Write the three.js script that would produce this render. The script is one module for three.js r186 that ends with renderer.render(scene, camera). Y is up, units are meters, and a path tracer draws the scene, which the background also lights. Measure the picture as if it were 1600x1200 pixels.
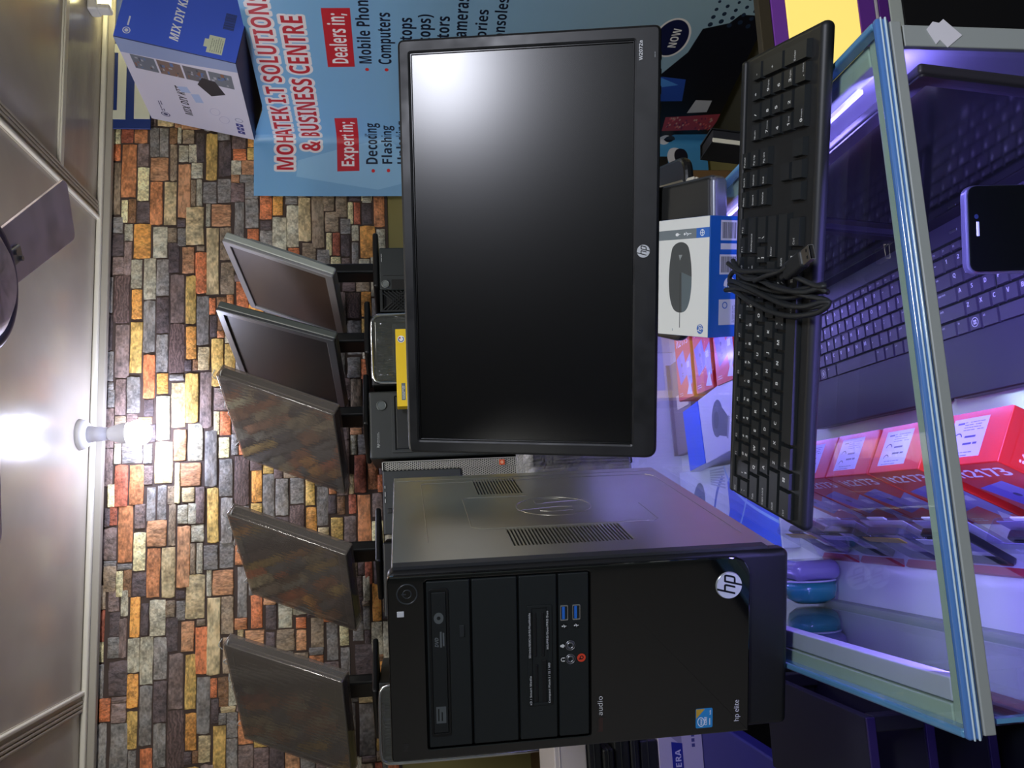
import * as THREE from 'three';
import { RoundedBoxGeometry } from 'three/addons/geometries/RoundedBoxGeometry.js';
import { mergeGeometries, mergeVertices } from 'three/addons/utils/BufferGeometryUtils.js';
import { RectAreaLightUniformsLib } from 'three/addons/lights/RectAreaLightUniformsLib.js';

// ---------- camera, exposure, lights ----------
const scene = new THREE.Scene();
scene.background = new THREE.Color(0x05060a);
const renderer = new THREE.WebGLRenderer({ antialias: true });
renderer.toneMapping = THREE.LinearToneMapping;
renderer.toneMappingExposure = 1.0;
renderer.shadowMap.enabled = true;
RectAreaLightUniformsLib.init();

// the photographer turned the phone on its side: the picture's up is the room's right
const camera = new THREE.PerspectiveCamera(50.56, 4 / 3, 0.02, 20);
camera.position.set(0, 1.399, 0);
camera.up.set(0.98654, -0.02823, 0.16108);
camera.lookAt(0.1559, 1.399 - 0.13518, -0.97848);

const BULB = [0.255, 2.085, -2.235], LAMP = [0.53, 2.2, 0.575], WASH = [0.2, 2.185, -1.0];
const LIGHT = { bulb: 0.44, lamp: 92, wash: 47, led: 165, tube: 60 };
const VIOLET = 0x917eff;
function shadowed(l) { if (l.shadow) { l.castShadow = true; l.shadow.mapSize.set(1024, 1024); l.shadow.bias = -0.0005; } scene.add(l); return l; }
const bulbLight = shadowed(new THREE.PointLight(0xd3dbff, LIGHT.bulb)); bulbLight.position.set(...BULB); bulbLight.shadow.radius = 2.5;
function area(color, k, w, h, pos, to) { const l = new THREE.RectAreaLight(color, k, w, h); l.position.set(...pos); l.lookAt(...to); scene.add(l); return l; }
area(0xeef1ff, LIGHT.lamp, 0.31, 0.31, [LAMP[0], LAMP[1] - 0.03, LAMP[2]], [LAMP[0], 0, LAMP[2]]);            // ceiling panel lamp behind the photographer
area(0xf4f1ea, LIGHT.wash, 1.2, 0.06, [WASH[0], WASH[1] - 0.022, WASH[2] - 0.03], [WASH[0], 1.55, -2.35]);            // added strip light, out of view, that brightens the stone wall
area(0xfff3b8, LIGHT.tube, 0.56, 0.03, [1.74, 2.165, -2.2], [1.6, 1.2, -1.9]);                               // tube along the back of the ceiling
area(VIOLET, LIGHT.led, 0.44, 0.012, [0.1, 1.024, -0.535], [0.1, 0.8, -0.72]);                               // LED strip under the end of the glass top
area(VIOLET, LIGHT.led, 1.1, 0.012, [0.318, 1.03, -1.15], [0.2, 0.8, -1.15]);                               // LED strip under the long edge of the glass top

area(VIOLET, LIGHT.led * 0.45, 1.1, 0.012, [-0.131, 1.028, -1.15], [0.12, 0.82, -1.15]);                             // and its twin on the customers' side

// ---------- helpers ----------
let seed = 7;
const rnd = () => { seed = (seed + 0x6d2b79f5) | 0; let t = Math.imul(seed ^ (seed >>> 15), 1 | seed); t = (t + Math.imul(t ^ (t >>> 7), 61 | t)) ^ t; return ((t ^ (t >>> 14)) >>> 0) / 4294967296; };
const rr = (a, b) => a + (b - a) * rnd();
const used = {};
function numbered(n) { const k = used[n] = (used[n] ?? -1) + 1; return k ? n + '_' + String(k).padStart(3, '0') : n; }
function M(color, roughness = 0.5, o = {}) { return new THREE.MeshPhysicalMaterial({ color, roughness, ...o }); }
function thing(name, label, category, pos = [0, 0, 0], turn = 0, group) {
  const o = new THREE.Group(); o.name = numbered(name); o.position.set(...pos); o.rotation.y = turn; scene.add(o);
  o.userData = { label, category }; if (group) o.userData.group = group; return o;
}
function mesh(name, geo, mat, parent, pos = [0, 0, 0], rot = [0, 0, 0]) {
  const m = new THREE.Mesh(Array.isArray(geo) ? mergeGeometries(geo.map((g) => g.index ? g.toNonIndexed() : g)) : geo, mat);
  m.name = parent ? name : numbered(name); m.position.set(...pos); m.rotation.set(...rot); m.castShadow = m.receiveShadow = true; (parent ?? scene).add(m); return m;
}
function single(name, label, category, geo, mat, pos, rot, group) { const m = mesh(name, geo, mat, null, pos, rot); m.userData = { label, category }; if (group) m.userData.group = group; return m; }
function struct(name, geo, mat, pos, rot) { const m = mesh(name, geo, mat, null, pos, rot); m.userData.kind = 'structure'; return m; }
function copyOf(src, label, pos, turn) { const c = src.clone(); c.name = numbered(src.name.replace(/_\d{3}$/, '')); c.userData = { ...src.userData, label }; if (pos) c.position.set(...pos); if (turn !== undefined) c.rotation.y = turn; scene.add(c); return c; }
const bx = (w, h, d, x = 0, y = 0, z = 0) => new THREE.BoxGeometry(w, h, d).translate(x, y, z);
const rb = (w, h, d, r = 0.004, x = 0, y = 0, z = 0, s = 2) => new RoundedBoxGeometry(w, h, d, s, Math.min(r, w / 2.01, h / 2.01, d / 2.01)).translate(x, y, z);
const cyl = (r0, r1, h, n = 24, x = 0, y = 0, z = 0) => new THREE.CylinderGeometry(r0, r1, h, n).translate(x, y, z);
const tube = (pts, r, n = 40, k = 8, closed = false) => new THREE.TubeGeometry(new THREE.CatmullRomCurve3(pts.map((p) => new THREE.Vector3(...p)), closed), n, r, k, closed);
const lathe = (pts, n = 32) => new THREE.LatheGeometry(pts.map((p) => new THREE.Vector2(...p)), n);
function rrShape(x0, y0, x1, y1, r) {   // rounded rectangle; r is one radius or [bl, br, tr, tl]
  const [a, b, c, d] = Array.isArray(r) ? r : [r, r, r, r], s = new THREE.Shape();
  s.moveTo(x0 + a, y0); s.lineTo(x1 - b, y0); s.quadraticCurveTo(x1, y0, x1, y0 + b); s.lineTo(x1, y1 - c); s.quadraticCurveTo(x1, y1, x1 - c, y1);
  s.lineTo(x0 + d, y1); s.quadraticCurveTo(x0, y1, x0, y1 - d); s.lineTo(x0, y0 + a); s.quadraticCurveTo(x0, y0, x0 + a, y0); return s;
}
const ext = (shape, depth, bevel = 0) => new THREE.ExtrudeGeometry(shape, { depth: depth - 2 * bevel, bevelEnabled: bevel > 0, bevelSize: bevel, bevelThickness: bevel, bevelOffset: -bevel, bevelSegments: 2, curveSegments: 8 }).translate(0, 0, bevel);
function frameGeo(x0, y0, x1, y1, r, X0, Y0, X1, Y1, R, depth, bevel = 0.0005) { const s = rrShape(X0, Y0, X1, Y1, R); s.holes.push(rrShape(x0, y0, x1, y1, r)); return ext(s, depth, bevel); }
function canvasTex(w, h, draw, srgb = true) {
  const c = document.createElement('canvas'); c.width = w; c.height = h; const g = c.getContext('2d'); draw(g, w, h);
  const t = new THREE.CanvasTexture(c); if (srgb) t.colorSpace = THREE.SRGBColorSpace; t.anisotropy = 8; return t;
}
// a flat print w x h metres drawn on a canvas at ppm pixels per metre; g works in millimetres from the top corner
function print(w, h, ppmm, draw, o = {}) {
  const t = canvasTex(Math.round(w * 1000 * ppmm), Math.round(h * 1000 * ppmm), (g) => { g.scale(ppmm, ppmm); draw(g, w * 1000, h * 1000); });
  return new THREE.MeshPhysicalMaterial({ map: t, roughness: 0.45, ...o });
}
function words(g, s, x, y, size, color, { bold = true, wide = 0, align = 'left', italic = false, family = 'sans-serif', stroke, sw } = {}) {
  g.save(); g.translate(x, y); if (italic) g.transform(1, 0, -0.2, 1, 0, 0);
  g.font = (bold ? 'bold ' : '') + size + 'px ' + family; g.textAlign = 'left';
  const m = g.measureText(s).width; const k = wide ? wide / m : 1; g.scale(k, 1);
  const dx = align === 'center' ? -m / 2 : align === 'right' ? -m : 0;
  if (stroke) { g.strokeStyle = stroke; g.lineWidth = sw; g.lineJoin = 'round'; g.strokeText(s, dx, 0); }
  if (color) { g.fillStyle = color; g.fillText(s, dx, 0); } g.restore();
}
const rect = (g, c, x, y, w, h) => { g.fillStyle = c; g.fillRect(x, y, w, h); };
const poly = (g, c, pts) => { g.fillStyle = c; g.beginPath(); pts.forEach((p, i) => i ? g.lineTo(...p) : g.moveTo(...p)); g.closePath(); g.fill(); };
const disc = (g, c, x, y, rx, ry = rx, a = 0) => { g.fillStyle = c; g.beginPath(); g.ellipse(x, y, rx, ry, a, 0, Math.PI * 2); g.fill(); };
const scribble = (g, c, x, y, w, n, lh, t = 0.5) => { for (let i = 0; i < n; i++) for (let q = 0; q < w;) { const l = rr(1, 4) * t * 2; if (q + l < w && rnd() > 0.12) rect(g, c, x + q, y + i * lh, l, t); q += l + t * 0.8; } };
function bars(g, x, y, w, h) { for (let q = 0; q < w;) { const l = rr(0.25, 0.9); rect(g, '#333', x + q, y, l, h); q += l + rr(0.3, 0.9); } }
function logoHP(g, x, y, r, disk, ink) {   // round maker's badge: the two slanting letters cut by the disc
  g.save(); g.beginPath(); g.arc(x, y, r, 0, 7); g.clip(); g.fillStyle = disk; g.fillRect(x - r, y - r, 2 * r, 2 * r);
  g.translate(x, y); g.transform(1, 0, -0.27, 1, 0, 0); g.strokeStyle = ink; g.lineWidth = r * 0.155; g.lineJoin = 'round';
  g.beginPath(); g.moveTo(-r * 0.5, -r * 1.2); g.lineTo(-r * 0.5, r * 0.48); g.moveTo(-r * 0.5, -r * 0.36); g.lineTo(-r * 0.12, -r * 0.36); g.quadraticCurveTo(0, -r * 0.36, 0, -r * 0.2); g.lineTo(0, r * 0.48);
  g.moveTo(r * 0.28, r * 1.2); g.lineTo(r * 0.28, -r * 0.36); g.lineTo(r * 0.62, -r * 0.36); g.quadraticCurveTo(r * 0.76, -r * 0.36, r * 0.76, -r * 0.22); g.lineTo(r * 0.76, r * 0.28); g.quadraticCurveTo(r * 0.76, r * 0.42, r * 0.62, r * 0.42); g.lineTo(r * 0.28, r * 0.42);
  g.stroke(); g.restore();
}
function noiseTex(n, f, repeat = 1) {   // tiling value noise, f(fbm, x, y) -> [r, g, b]
  const L = [8, 16, 32, 64, 128].map((s) => ({ s, v: Float32Array.from({ length: s * s }, rnd) }));
  const d = new Uint8Array(n * n * 4);
  for (let y = 0; y < n; y++) for (let x = 0; x < n; x++) {
    const o = L.map(({ s, v }) => { const X = x / n * s, Y = y / n * s, i = Math.floor(X), j = Math.floor(Y); let a = X - i, b = Y - j; a = a * a * (3 - 2 * a); b = b * b * (3 - 2 * b); const q = (p, r) => v[(r % s) * s + (p % s)]; return (q(i, j) * (1 - a) + q(i + 1, j) * a) * (1 - b) + (q(i, j + 1) * (1 - a) + q(i + 1, j + 1) * a) * b; });
    const c = f(o, x / n, y / n); for (let k = 0; k < 3; k++) d[(y * n + x) * 4 + k] = Math.max(0, Math.min(255, c[k] * 255)); d[(y * n + x) * 4 + 3] = 255;
  }
  const t = new THREE.DataTexture(d, n, n); t.wrapS = t.wrapT = THREE.RepeatWrapping; t.magFilter = THREE.LinearFilter; t.minFilter = THREE.LinearMipmapLinearFilter; t.generateMipmaps = true; t.repeat.set(repeat, repeat); t.needsUpdate = true; return t;
}
const srgb = (t) => { t.colorSpace = THREE.SRGBColorSpace; return t; };

// ---------- shared materials ----------
const K = {
  black: M(0x17191b, 0.5), blackSatin: M(0x131517, 0.36), charcoal: M(0x24282a, 0.55), gloss: M(0x040506, 0.07, { clearcoat: 1, clearcoatRoughness: 0.04 }), dark: M(0x0a0b0c, 0.7),
  metal: M(0x9a9ca0, 0.35, { metalness: 0.9 }), chrome: M(0xd5d8dc, 0.16, { metalness: 1 }), alu: M(0x9fa79f, 0.38, { metalness: 0.55 }), white: M(0xe4e4e6, 0.35), cream: M(0xd9d2bd, 0.6), redCard: M(0xd8261d, 0.38, { clearcoat: 0.4, clearcoatRoughness: 0.25 }),
  pane: M(0xf4fbf8, 0.015, { transmission: 1, thickness: 0, ior: 1.5 }), glassEdge: M(0x5c93bd, 0.14, { clearcoat: 1 }), frontEdge: M(0x4f7cbb, 0.12, { clearcoat: 1 }), wrapFilm: M(0xd8dcdc, 0.13, { transmission: 0.86, thickness: 0, ior: 1.45 }),
  olive: M(0x8d8450, 0.75), wood: M(0x5a4128, 0.6), rubber: M(0x121314, 0.62),
};
// ---------- the room ----------
const X0 = -1.7, X1 = 2.1, ZB = -2.35, ZF = 1.8, HC = 2.23;
const ceilNoise = noiseTex(256, (o) => { const v = 0.93 + 0.05 * o[0] + 0.03 * o[2]; return [v, v * 0.995, v * 0.985]; });
const ceilBump = noiseTex(256, (o) => { const v = 0.5 * o[1] + 0.3 * o[3] + 0.2 * o[4]; return [v, v, v]; });
const wallPaint = M(0xd2cdc2, 0.6), ceilMat = M(0xbfb8ae, 0.26, { map: srgb(ceilNoise), bumpMap: ceilBump, bumpScale: 0.0006, clearcoat: 0.25, clearcoatRoughness: 0.14 });
struct('floor', bx(X1 - X0, 0.1, ZF - ZB, (X0 + X1) / 2, -0.05, (ZB + ZF) / 2), M(0x090911, 0.8));
struct('wall_left', bx(0.1, HC, ZF - ZB, X0 - 0.05, HC / 2, (ZB + ZF) / 2), wallPaint);
struct('wall_right', bx(0.1, HC, ZF - ZB, X1 + 0.05, HC / 2, (ZB + ZF) / 2), M(0xb9b0a4, 0.6));
struct('wall_front', bx(X1 - X0 + 0.2, HC, 0.1, (X0 + X1) / 2, HC / 2, ZF + 0.05), M(0x98a29a, 0.6));
const wall = struct('wall_back', bx(X1 - X0 + 0.2, HC + 0.1, 0.1, (X0 + X1) / 2, (HC + 0.1) / 2, ZB - 0.05), K.olive);
const ceiling = struct('ceiling', bx(X1 - X0 + 0.2, 0.1, ZF - ZB + 0.1, (X0 + X1) / 2, HC + 0.062, (ZB + ZF) / 2), M(0x3a3733, 0.7));
{ // plywood sheets with battens over the joints
  const zs = [[ZB, -2.045], [-2.04, -0.8], [-0.795, 0.5], [0.505, ZF]], xs = [[X0, -0.415], [-0.41, 0.875], [0.88, X1]];
  xs.forEach(([a, b], i) => zs.forEach(([c, d], j) => { if (i < 2 && j === 0) return; const z0 = i < 2 && j === 1 ? ZB : c; mesh('ceiling_panel', bx(b - a, 0.012, d - z0, (a + b) / 2, HC + 0.006, (z0 + d) / 2), ceilMat, ceiling); }));
  const bead = M(0xe6e2d2, 0.35), groove = M(0xb3aa9a, 0.42);
  const batten = (x, sgn) => { const L = ZF - ZB - 0.03, zc = (ZF + ZB) / 2; const g = [0, 1, 2].map((k) => rb(0.0085, 0.009 - k * 0.0008, L, 0.003, x + sgn * (0.006 + k * 0.0105), HC - 0.004, zc)); g.push(bx(0.042, 0.004, L, x, HC - 0.002, zc)); const m = mesh('batten', g, groove, ceiling); mesh('bead', rb(0.011, 0.012, L, 0.004, x - sgn * 0.014, HC - 0.005, zc), bead, m); };
  batten(0.885, 1); batten(-0.415, -1);
  mesh('batten', [rb(X1 - 0.91, 0.008, 0.022, 0.003, (X1 + 0.91) / 2, HC - 0.004, -2.045), bx(X1 - 0.91, 0.005, 0.03, (X1 + 0.91) / 2, HC - 0.002, -2.045)], bead, ceiling);
}
{ const t = struct('trim_1', rb(X1 - X0, 0.03, 0.02, 0.004, (X0 + X1) / 2, HC - 0.017, ZB + 0.03), M(0xa9a499, 0.45));
  mesh('bead', rb(X1 - X0, 0.014, 0.016, 0.005, (X0 + X1) / 2, HC - 0.008, ZB + 0.048), M(0xe2dfd2, 0.38), t); }

// ---------- stone facing: every stone is a piece with its own outline ----------
const TONE = { w: 0xdcd3a2, a: 0xdf9a3c, y: 0xd3ad57, o: 0xd0743f, r: 0xa9583d, t: 0xc07a48, u: 0xc28b60, b: 0x86603f, n: 0x93806a, c: 0xbfab80, s: 0xb0ab97, g: 0x85817f, m: 0x836f6b, d: 0x574a4d, k: 0x75605f };
const mottle = srgb(noiseTex(256, (o) => { const v = 0.72 + 0.26 * o[0] + 0.28 * (o[2] - 0.5) + 0.26 * (o[3] - 0.5) + 0.1 * (o[4] - 0.5); return [v, v * (0.97 + 0.05 * o[1]), v * (0.93 + 0.09 * o[1])]; }));
const streaky = srgb(noiseTex(256, (o, x, y) => { const w = Math.abs(Math.sin((y * 34 + o[0] * 1.6 + o[2] * 1.1) * Math.PI)); const v = 0.6 + 0.34 * w * w * w * (0.4 + 0.6 * o[1]) + 0.2 * (o[3] - 0.5); return [v, v * 0.96, v * 0.93]; }));
const stoneBump = noiseTex(256, (o) => { const v = 0.45 * o[1] + 0.3 * o[2] + 0.25 * o[4]; return [v, v, v]; });
const stoneMats = {};
for (const k of Object.keys(TONE)) stoneMats[k] = [0, 1, 2].map((i) => { const c = new THREE.Color(TONE[k]); { const l = (c.r + c.g + c.b) / 3; c.lerp(new THREE.Color(l, l * 0.97, l * 0.93), 0.12); } c.multiplyScalar([1.4, 1.6, 1.8][i]); return M(c, 0.62, { map: k === 'k' ? streaky : mottle, bumpMap: stoneBump, bumpScale: 0.002 }); });
const stoneGeos = Array.from({ length: 14 }, (_, i) => {
  const out = [], N = 12, put = (a, b, c) => out.push(...a, ...b, ...c), base = [], front = [];
  for (let k = 0; k < N; k++) {
    const side = Math.floor(k / 3), f = (k % 3) / 3; let x, y;
    if (side === 0) [x, y] = [-0.5 + f, -0.5]; else if (side === 1) [x, y] = [0.5, -0.5 + f]; else if (side === 2) [x, y] = [0.5 - f, 0.5]; else [x, y] = [-0.5, 0.5 - f];
    if (k % 3 === 0) { x *= 0.965; y *= 0.93; } else { if (side % 2) x *= 1 + rr(-0.05, 0.015); else y *= 1 + rr(-0.13, 0.03); }
    base.push([x, y, 0]); front.push([x * 0.965, y * 0.9, 1 + rr(-0.1, 0.06)]);
  }
  const mid = base.map(([x, y]) => [x * 0.995, y * 0.985, 0.62]), ctr = [rr(-0.1, 0.1), rr(-0.08, 0.08), 1 + rr(-0.02, 0.08)];
  for (let k = 0; k < N; k++) { const j = (k + 1) % N; put(base[k], base[j], mid[k]); put(mid[k], base[j], mid[j]); put(mid[k], mid[j], front[k]); put(front[k], mid[j], front[j]); put(front[k], front[j], ctr); }
  const g = new THREE.BufferGeometry(), ou = rnd(), ov = rnd(), uv = [];
  for (let q = 0; q < out.length; q += 3) uv.push(ou + out[q] * 0.42, ov + out[q + 1] * 0.16);
  g.setAttribute('position', new THREE.Float32BufferAttribute(out, 3)); g.setAttribute('uv', new THREE.Float32BufferAttribute(uv, 2)); const q = mergeVertices(g); q.computeVertexNormals(); return q.toNonIndexed();
});
{ // x0 x1 y0 y1 in millimetres on the wall and the tone of each stone of one sheet of the facing; the sheet repeats
  const sheet = `1060 1166 2208 2217 w
1111 1174 2186 2205 w
1115 1174 2151 2185 r
1115 1175 2111 2149 t
1073 1164 2078 2105 g
1071 1164 2052 2078 g
1113 1164 2029 2050 b
1115 1165 2016 2027 s
1115 1157 1980 2014 n
1056 1150 1951 1975 d
1001 1148 1915 1947 y
1013 1123 1875 1911 d
1060 1111 2185 2208 o
946 1113 2140 2182 t
1043 1114 2107 2139 m
894 1058 2182 2217 n
938 1041 2104 2137 w
1000 1071 2050 2103 u
999 1113 2028 2047 n
1058 1109 1996 2024 s
1056 1113 1973 1996 s
886 1054 1989 2025 u
1007 1054 1954 1988 s
921 1005 1975 1989 n
921 1005 1957 1973 s
931 997 1916 1955 g
933 1007 1875 1914 g
865 998 2066 2101 t
863 999 2027 2063 c
873 942 2161 2179 w
871 944 2139 2160 b
871 936 2101 2137 d
804 921 1949 2002 c
861 931 1933 1946 s
861 929 1875 1932 u
841 890 2173 2202 g
818 869 2146 2169 s
765 869 2095 2144 a
766 861 2050 2092 s
813 857 2026 2051 n
859 882 2002 2025 d
802 855 2000 2024 g
773 841 2169 2204 d
716 818 2148 2168 m
723 813 2018 2049 d
720 800 1976 2011 u
786 802 1948 1971 n
660 784 1941 1974 o
654 861 1908 1945 c
759 859 1874 1908 n
718 771 2168 2199 m
677 763 2118 2149 s
643 768 2080 2114 s
654 764 2045 2080 g
575 719 2003 2041 m
571 715 1970 1999 y
578 718 2149 2194 k
588 675 2116 2145 a
491 643 2080 2113 g
546 652 2042 2078 d
509 656 1934 1969 g
598 648 1917 1935 o
597 650 1887 1915 b
608 713 2196 2208 g
500 606 2194 2209 d
412 498 2189 2208 g
760 843 2204 2215 r
422 576 2147 2187 m
432 583 2113 2147 y
361 487 2078 2110 o
434 545 2045 2077 g
429 575 1999 2042 k
470 565 1968 1997 a
438 506 1932 1964 c
390 529 1893 1928 y
533 596 1912 1932 d
437 468 1980 2000 d
438 469 1964 1978 b
317 419 2154 2182 m
321 425 2116 2152 g
374 432 2042 2074 a
411 427 2000 2040 g
277 407 1995 2034 c
289 431 1961 1997 y
274 434 1924 1958 m
323 388 1881 1920 m
243 369 2035 2074 s
311 359 2080 2106 d
227 338 2183 2208 m
185 273 1992 2026 u
183 289 1948 1989 s
111 268 1909 1943 g
253 321 1904 1920 w
251 320 1872 1903 o
189 247 1877 1907 w
124 241 2027 2075 c
183 240 2163 2181 s
183 242 2107 2162 g
181 237 2081 2105 g
123 227 2184 2208 m
65 181 2143 2178 r
70 181 2102 2140 t
124 176 2079 2103 m
69 181 2007 2021 w
115 180 1951 2008 u
24 118 2070 2094 g
26 121 2042 2066 g
68 118 2019 2040 n
72 112 1969 2002 c
11 113 1942 1967 m
-42 109 1904 1936 y
797 937 1839 1866 g
855 945 1797 1837 g
882 955 1759 1796 o
894 951 1728 1758 a
929 955 1686 1723 g
814 951 1648 1685 c
792 955 1610 1647 n
908 957 1580 1613 n
843 906 1568 1608 n
795 853 1796 1830 o
851 878 1761 1794 d
785 849 1758 1794 g
775 890 1718 1760 s
796 927 1682 1720 s
762 794 1682 1715 o
742 810 1635 1675 n
726 790 1595 1632 g
771 841 1589 1605 w
770 841 1565 1587 r
768 835 1536 1563 d
716 767 1564 1593 w
716 764 1537 1562 m
657 753 1865 1904 n
600 696 1826 1861 o
597 629 1785 1826 a
572 606 1750 1782 g
866 936 1526 1541 w
866 936 1504 1524 r
940 956 1503 1538 d
934 956 1471 1499 s
866 932 1470 1500 d
858 956 1431 1466 t
858 956 1401 1429 n
762 862 1461 1508 a
787 852 1420 1459 s
815 864 1511 1531 s
837 884 1533 1564 g
888 956 1543 1576 n
745 811 1512 1532 g
711 760 1480 1513 s
585 661 1478 1508 a
581 658 1511 1552 k
472 576 1508 1550 g
486 581 1482 1508 y
261 403 1512 1544 n
309 402 1488 1508 r
75 183 1503 1537 r
83 163 1470 1500 t
73 130 1538 1552 c
21 74 1588 1610 d
18 69 1563 1586 b
18 73 1533 1554 r
-83 73 1492 1531 t
6 73 1461 1489 m
-53 11 1570 1604 y
-74 13 1533 1568 m
82 187 1868 1905 g
55 194 1822 1864 k
62 152 1789 1818 a
14 140 1755 1788 g
22 126 1717 1753 g
53 126 1674 1714 g
46 126 1645 1672 y
-11 101 1609 1642 g
-29 43 1642 1671 a
-22 50 1673 1716 k
22 60 1789 1820 y
-46 80 1867 1899 g
-51 -15 1608 1639 c
-275 -186 1788 1820 o
-317 -275 1838 1854 c
-328 -278 1782 1836 u
-282 -214 1750 1781 d
-330 -286 1755 1780 d
-280 -208 1708 1748 s
-338 -282 1703 1752 n
-283 -253 1672 1701 o
-341 -286 1673 1700 u
-337 -255 1625 1662 n
-373 -270 1588 1620 g
-336 -282 1559 1585 w
-427 -339 1557 1582 g
-632 -486 1545 1570 g
-627 -489 1493 1538 g
-423 -334 1495 1545 d
-208 -151 1522 1551 m
-221 -153 1500 1519 s
-278 -172 1469 1495 a
-367 -278 1468 1499 s
-273 -208 1520 1547 d
-327 -273 1519 1550 g`.trim().split('\n').map((l) => { const a = l.split(' '); return [+a[0], +a[1], +a[2], +a[3], a[4]]; });
  const GX = 5, ax0 = -1260, ax1 = 1560, ay0 = 1432, ay1 = 2206, nx = (ax1 - ax0) / GX | 0, ny = (ay1 - ay0) / GX | 0, grid = new Uint8Array(nx * ny), stones = [];
  const cells = (s, f) => { for (let j = Math.max(0, Math.round((s[2] - ay0) / GX)); j < Math.min(ny, Math.round((s[3] - ay0) / GX)); j++) for (let i = Math.max(0, Math.round((s[0] - ax0) / GX)); i < Math.min(nx, Math.round((s[1] - ax0) / GX)); i++) f(j * nx + i); };
  const add = (s, tol) => { s = [Math.max(s[0], ax0), Math.min(s[1], ax1), Math.max(s[2], ay0), Math.min(s[3], ay1), s[4]]; if (s[1] - s[0] < 12 || s[3] - s[2] < 10) return; let n = 0, hit = 0; cells(s, (k) => { n++; hit += grid[k]; }); if (!n || hit / n > tol) return; cells(s, (k) => { grid[k] = 1; }); stones.push(s); };
  sheet.forEach((s) => add(s, 0.4));
  for (const [i, j] of [[0, 1], [-1, 0], [1, 0], [0, -1], [-1, 1], [1, 1], [-1, -1], [1, -1], [-2, 0], [-2, 1]]) sheet.forEach((s) => add([s[0] + i * 1044, s[1] + i * 1044, s[2] + j * 635 + i * 11, s[3] + j * 635 + i * 11, s[4]], 0.22));
  const tones = 'ggnnmsdcoatyuskgmb';
  for (let j = 0; j < ny; j++) for (let i = 0; i < nx; i++) {
    if (grid[j * nx + i]) continue;
    let w = 0, h = 1; const wm = 10 + Math.floor(rnd() * 14); while (i + w < nx && w < wm && !grid[j * nx + i + w]) w++;
    const free = (r) => { for (let q = 0; q < w; q++) if (j + r >= ny || grid[(j + r) * nx + i + q]) return false; return true; };
    while (h < 8 && free(h)) h++;
    if (w < 3 || h < 3) continue;
    add([ax0 + i * GX, ax0 + (i + w) * GX, ay0 + j * GX, ay0 + (j + h) * GX, tones[Math.floor(rnd() * tones.length)]], 0.1);
  }
  const hid = (s) => { const x = (s[0] + s[1]) / 2, y = (s[2] + s[3]) / 2; if (x < -630 || x > 1180 || y < 1445) return 2; if (x > 1130 && y < 2100) return 2; if (x > 930 && y < 1800) return 2;
    for (const m of [0.55, 0.31, 0.1, -0.21, -0.52]) { const t = (y / 1000 - 1.56) / 0.27, c = m * 1000 + t * 90; if (t > 0.08 && t < 0.95 && Math.abs(x - c) < 62) return 1; } return 0; };
  stones.sort((a, b) => hid(a) - hid(b));
  const rest = [];
  stones.forEach((s, n) => {
    const w = (s[1] - s[0] + 0.5) / 1000, h = (s[3] - s[2] + 1) / 1000, d = rr(0.006, 0.01), g = stoneGeos[Math.floor(rnd() * 14)], m = stoneMats[s[4]][Math.floor(rnd() * 3)], p = [(s[0] + s[1]) / 2000, (s[2] + s[3]) / 2000, ZB];
    if (n < 300) { const o = mesh('stone', g, m, wall, p); o.scale.set(w, h, d); o.rotation.z = rr(-0.012, 0.012); if (rnd() < 0.5) { o.rotation.z += Math.PI; } }
    else { const q = g.clone(); q.scale(w, h, d); q.translate(...p); const c = m.color, n = q.attributes.position.count, col = new Float32Array(n * 3); for (let k = 0; k < n; k++) col.set([c.r, c.g, c.b], k * 3); q.setAttribute('color', new THREE.BufferAttribute(col, 3)); rest.push(q); }
  });
  const r = mesh('stones', rest, M(0xffffff, 0.62, { map: mottle, vertexColors: true, bumpMap: stoneBump, bumpScale: 0.002 }), wall); r.userData.kind = 'stuff';
  mesh('mortar_bed', bx(2.82, 0.79, 0.004, 0.15, 1.82, ZB + 0.002), M(0x4a3d38, 0.9), wall);
}

// ---------- lamps, fan ----------
{ const t = thing('light_bulb', 'glowing white bulb in a ceiling holder close to the stone wall', 'light bulb', [BULB[0], HC, BULB[2]]);
  mesh('ceiling_rose', lathe([[0, -0.022], [0.03, -0.022], [0.038, -0.012], [0.041, 0], [0, 0]]), M(0xc9c9cc, 0.4), t);
  mesh('bulb_holder', lathe([[0, -0.07], [0.017, -0.07], [0.019, -0.045], [0.022, -0.022], [0, -0.022]]), M(0xb9b9c4, 0.42), t);
  mesh('bulb_body', lathe([[0.028, -0.118], [0.026, -0.1], [0.019, -0.078], [0.015, -0.07]]), M(0xdcdde8, 0.4), t);
  mesh('bulb_globe', new THREE.SphereGeometry(0.034, 24, 16).translate(0, BULB[1] - HC, 0), new THREE.MeshStandardMaterial({ color: 0xffffff, emissive: 0xe6eaff, emissiveIntensity: 24 }), t); }
{ const t = thing('ceiling_lamp', 'square white ceiling lamp behind the photographer', 'ceiling lamp', [LAMP[0], HC, LAMP[2]]);
  mesh('lamp_frame', frameGeo(-0.155, -0.155, 0.155, 0.155, 0.01, -0.18, -0.18, 0.18, 0.18, 0.02, 0.028, 0.003).rotateX(Math.PI / 2), K.white, t);
  mesh('diffuser', rb(0.308, 0.014, 0.308, 0.004, 0, -0.016, 0), new THREE.MeshStandardMaterial({ color: 0xffffff, emissive: 0xf2f4ff, emissiveIntensity: 3.2 }), t); }
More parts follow.
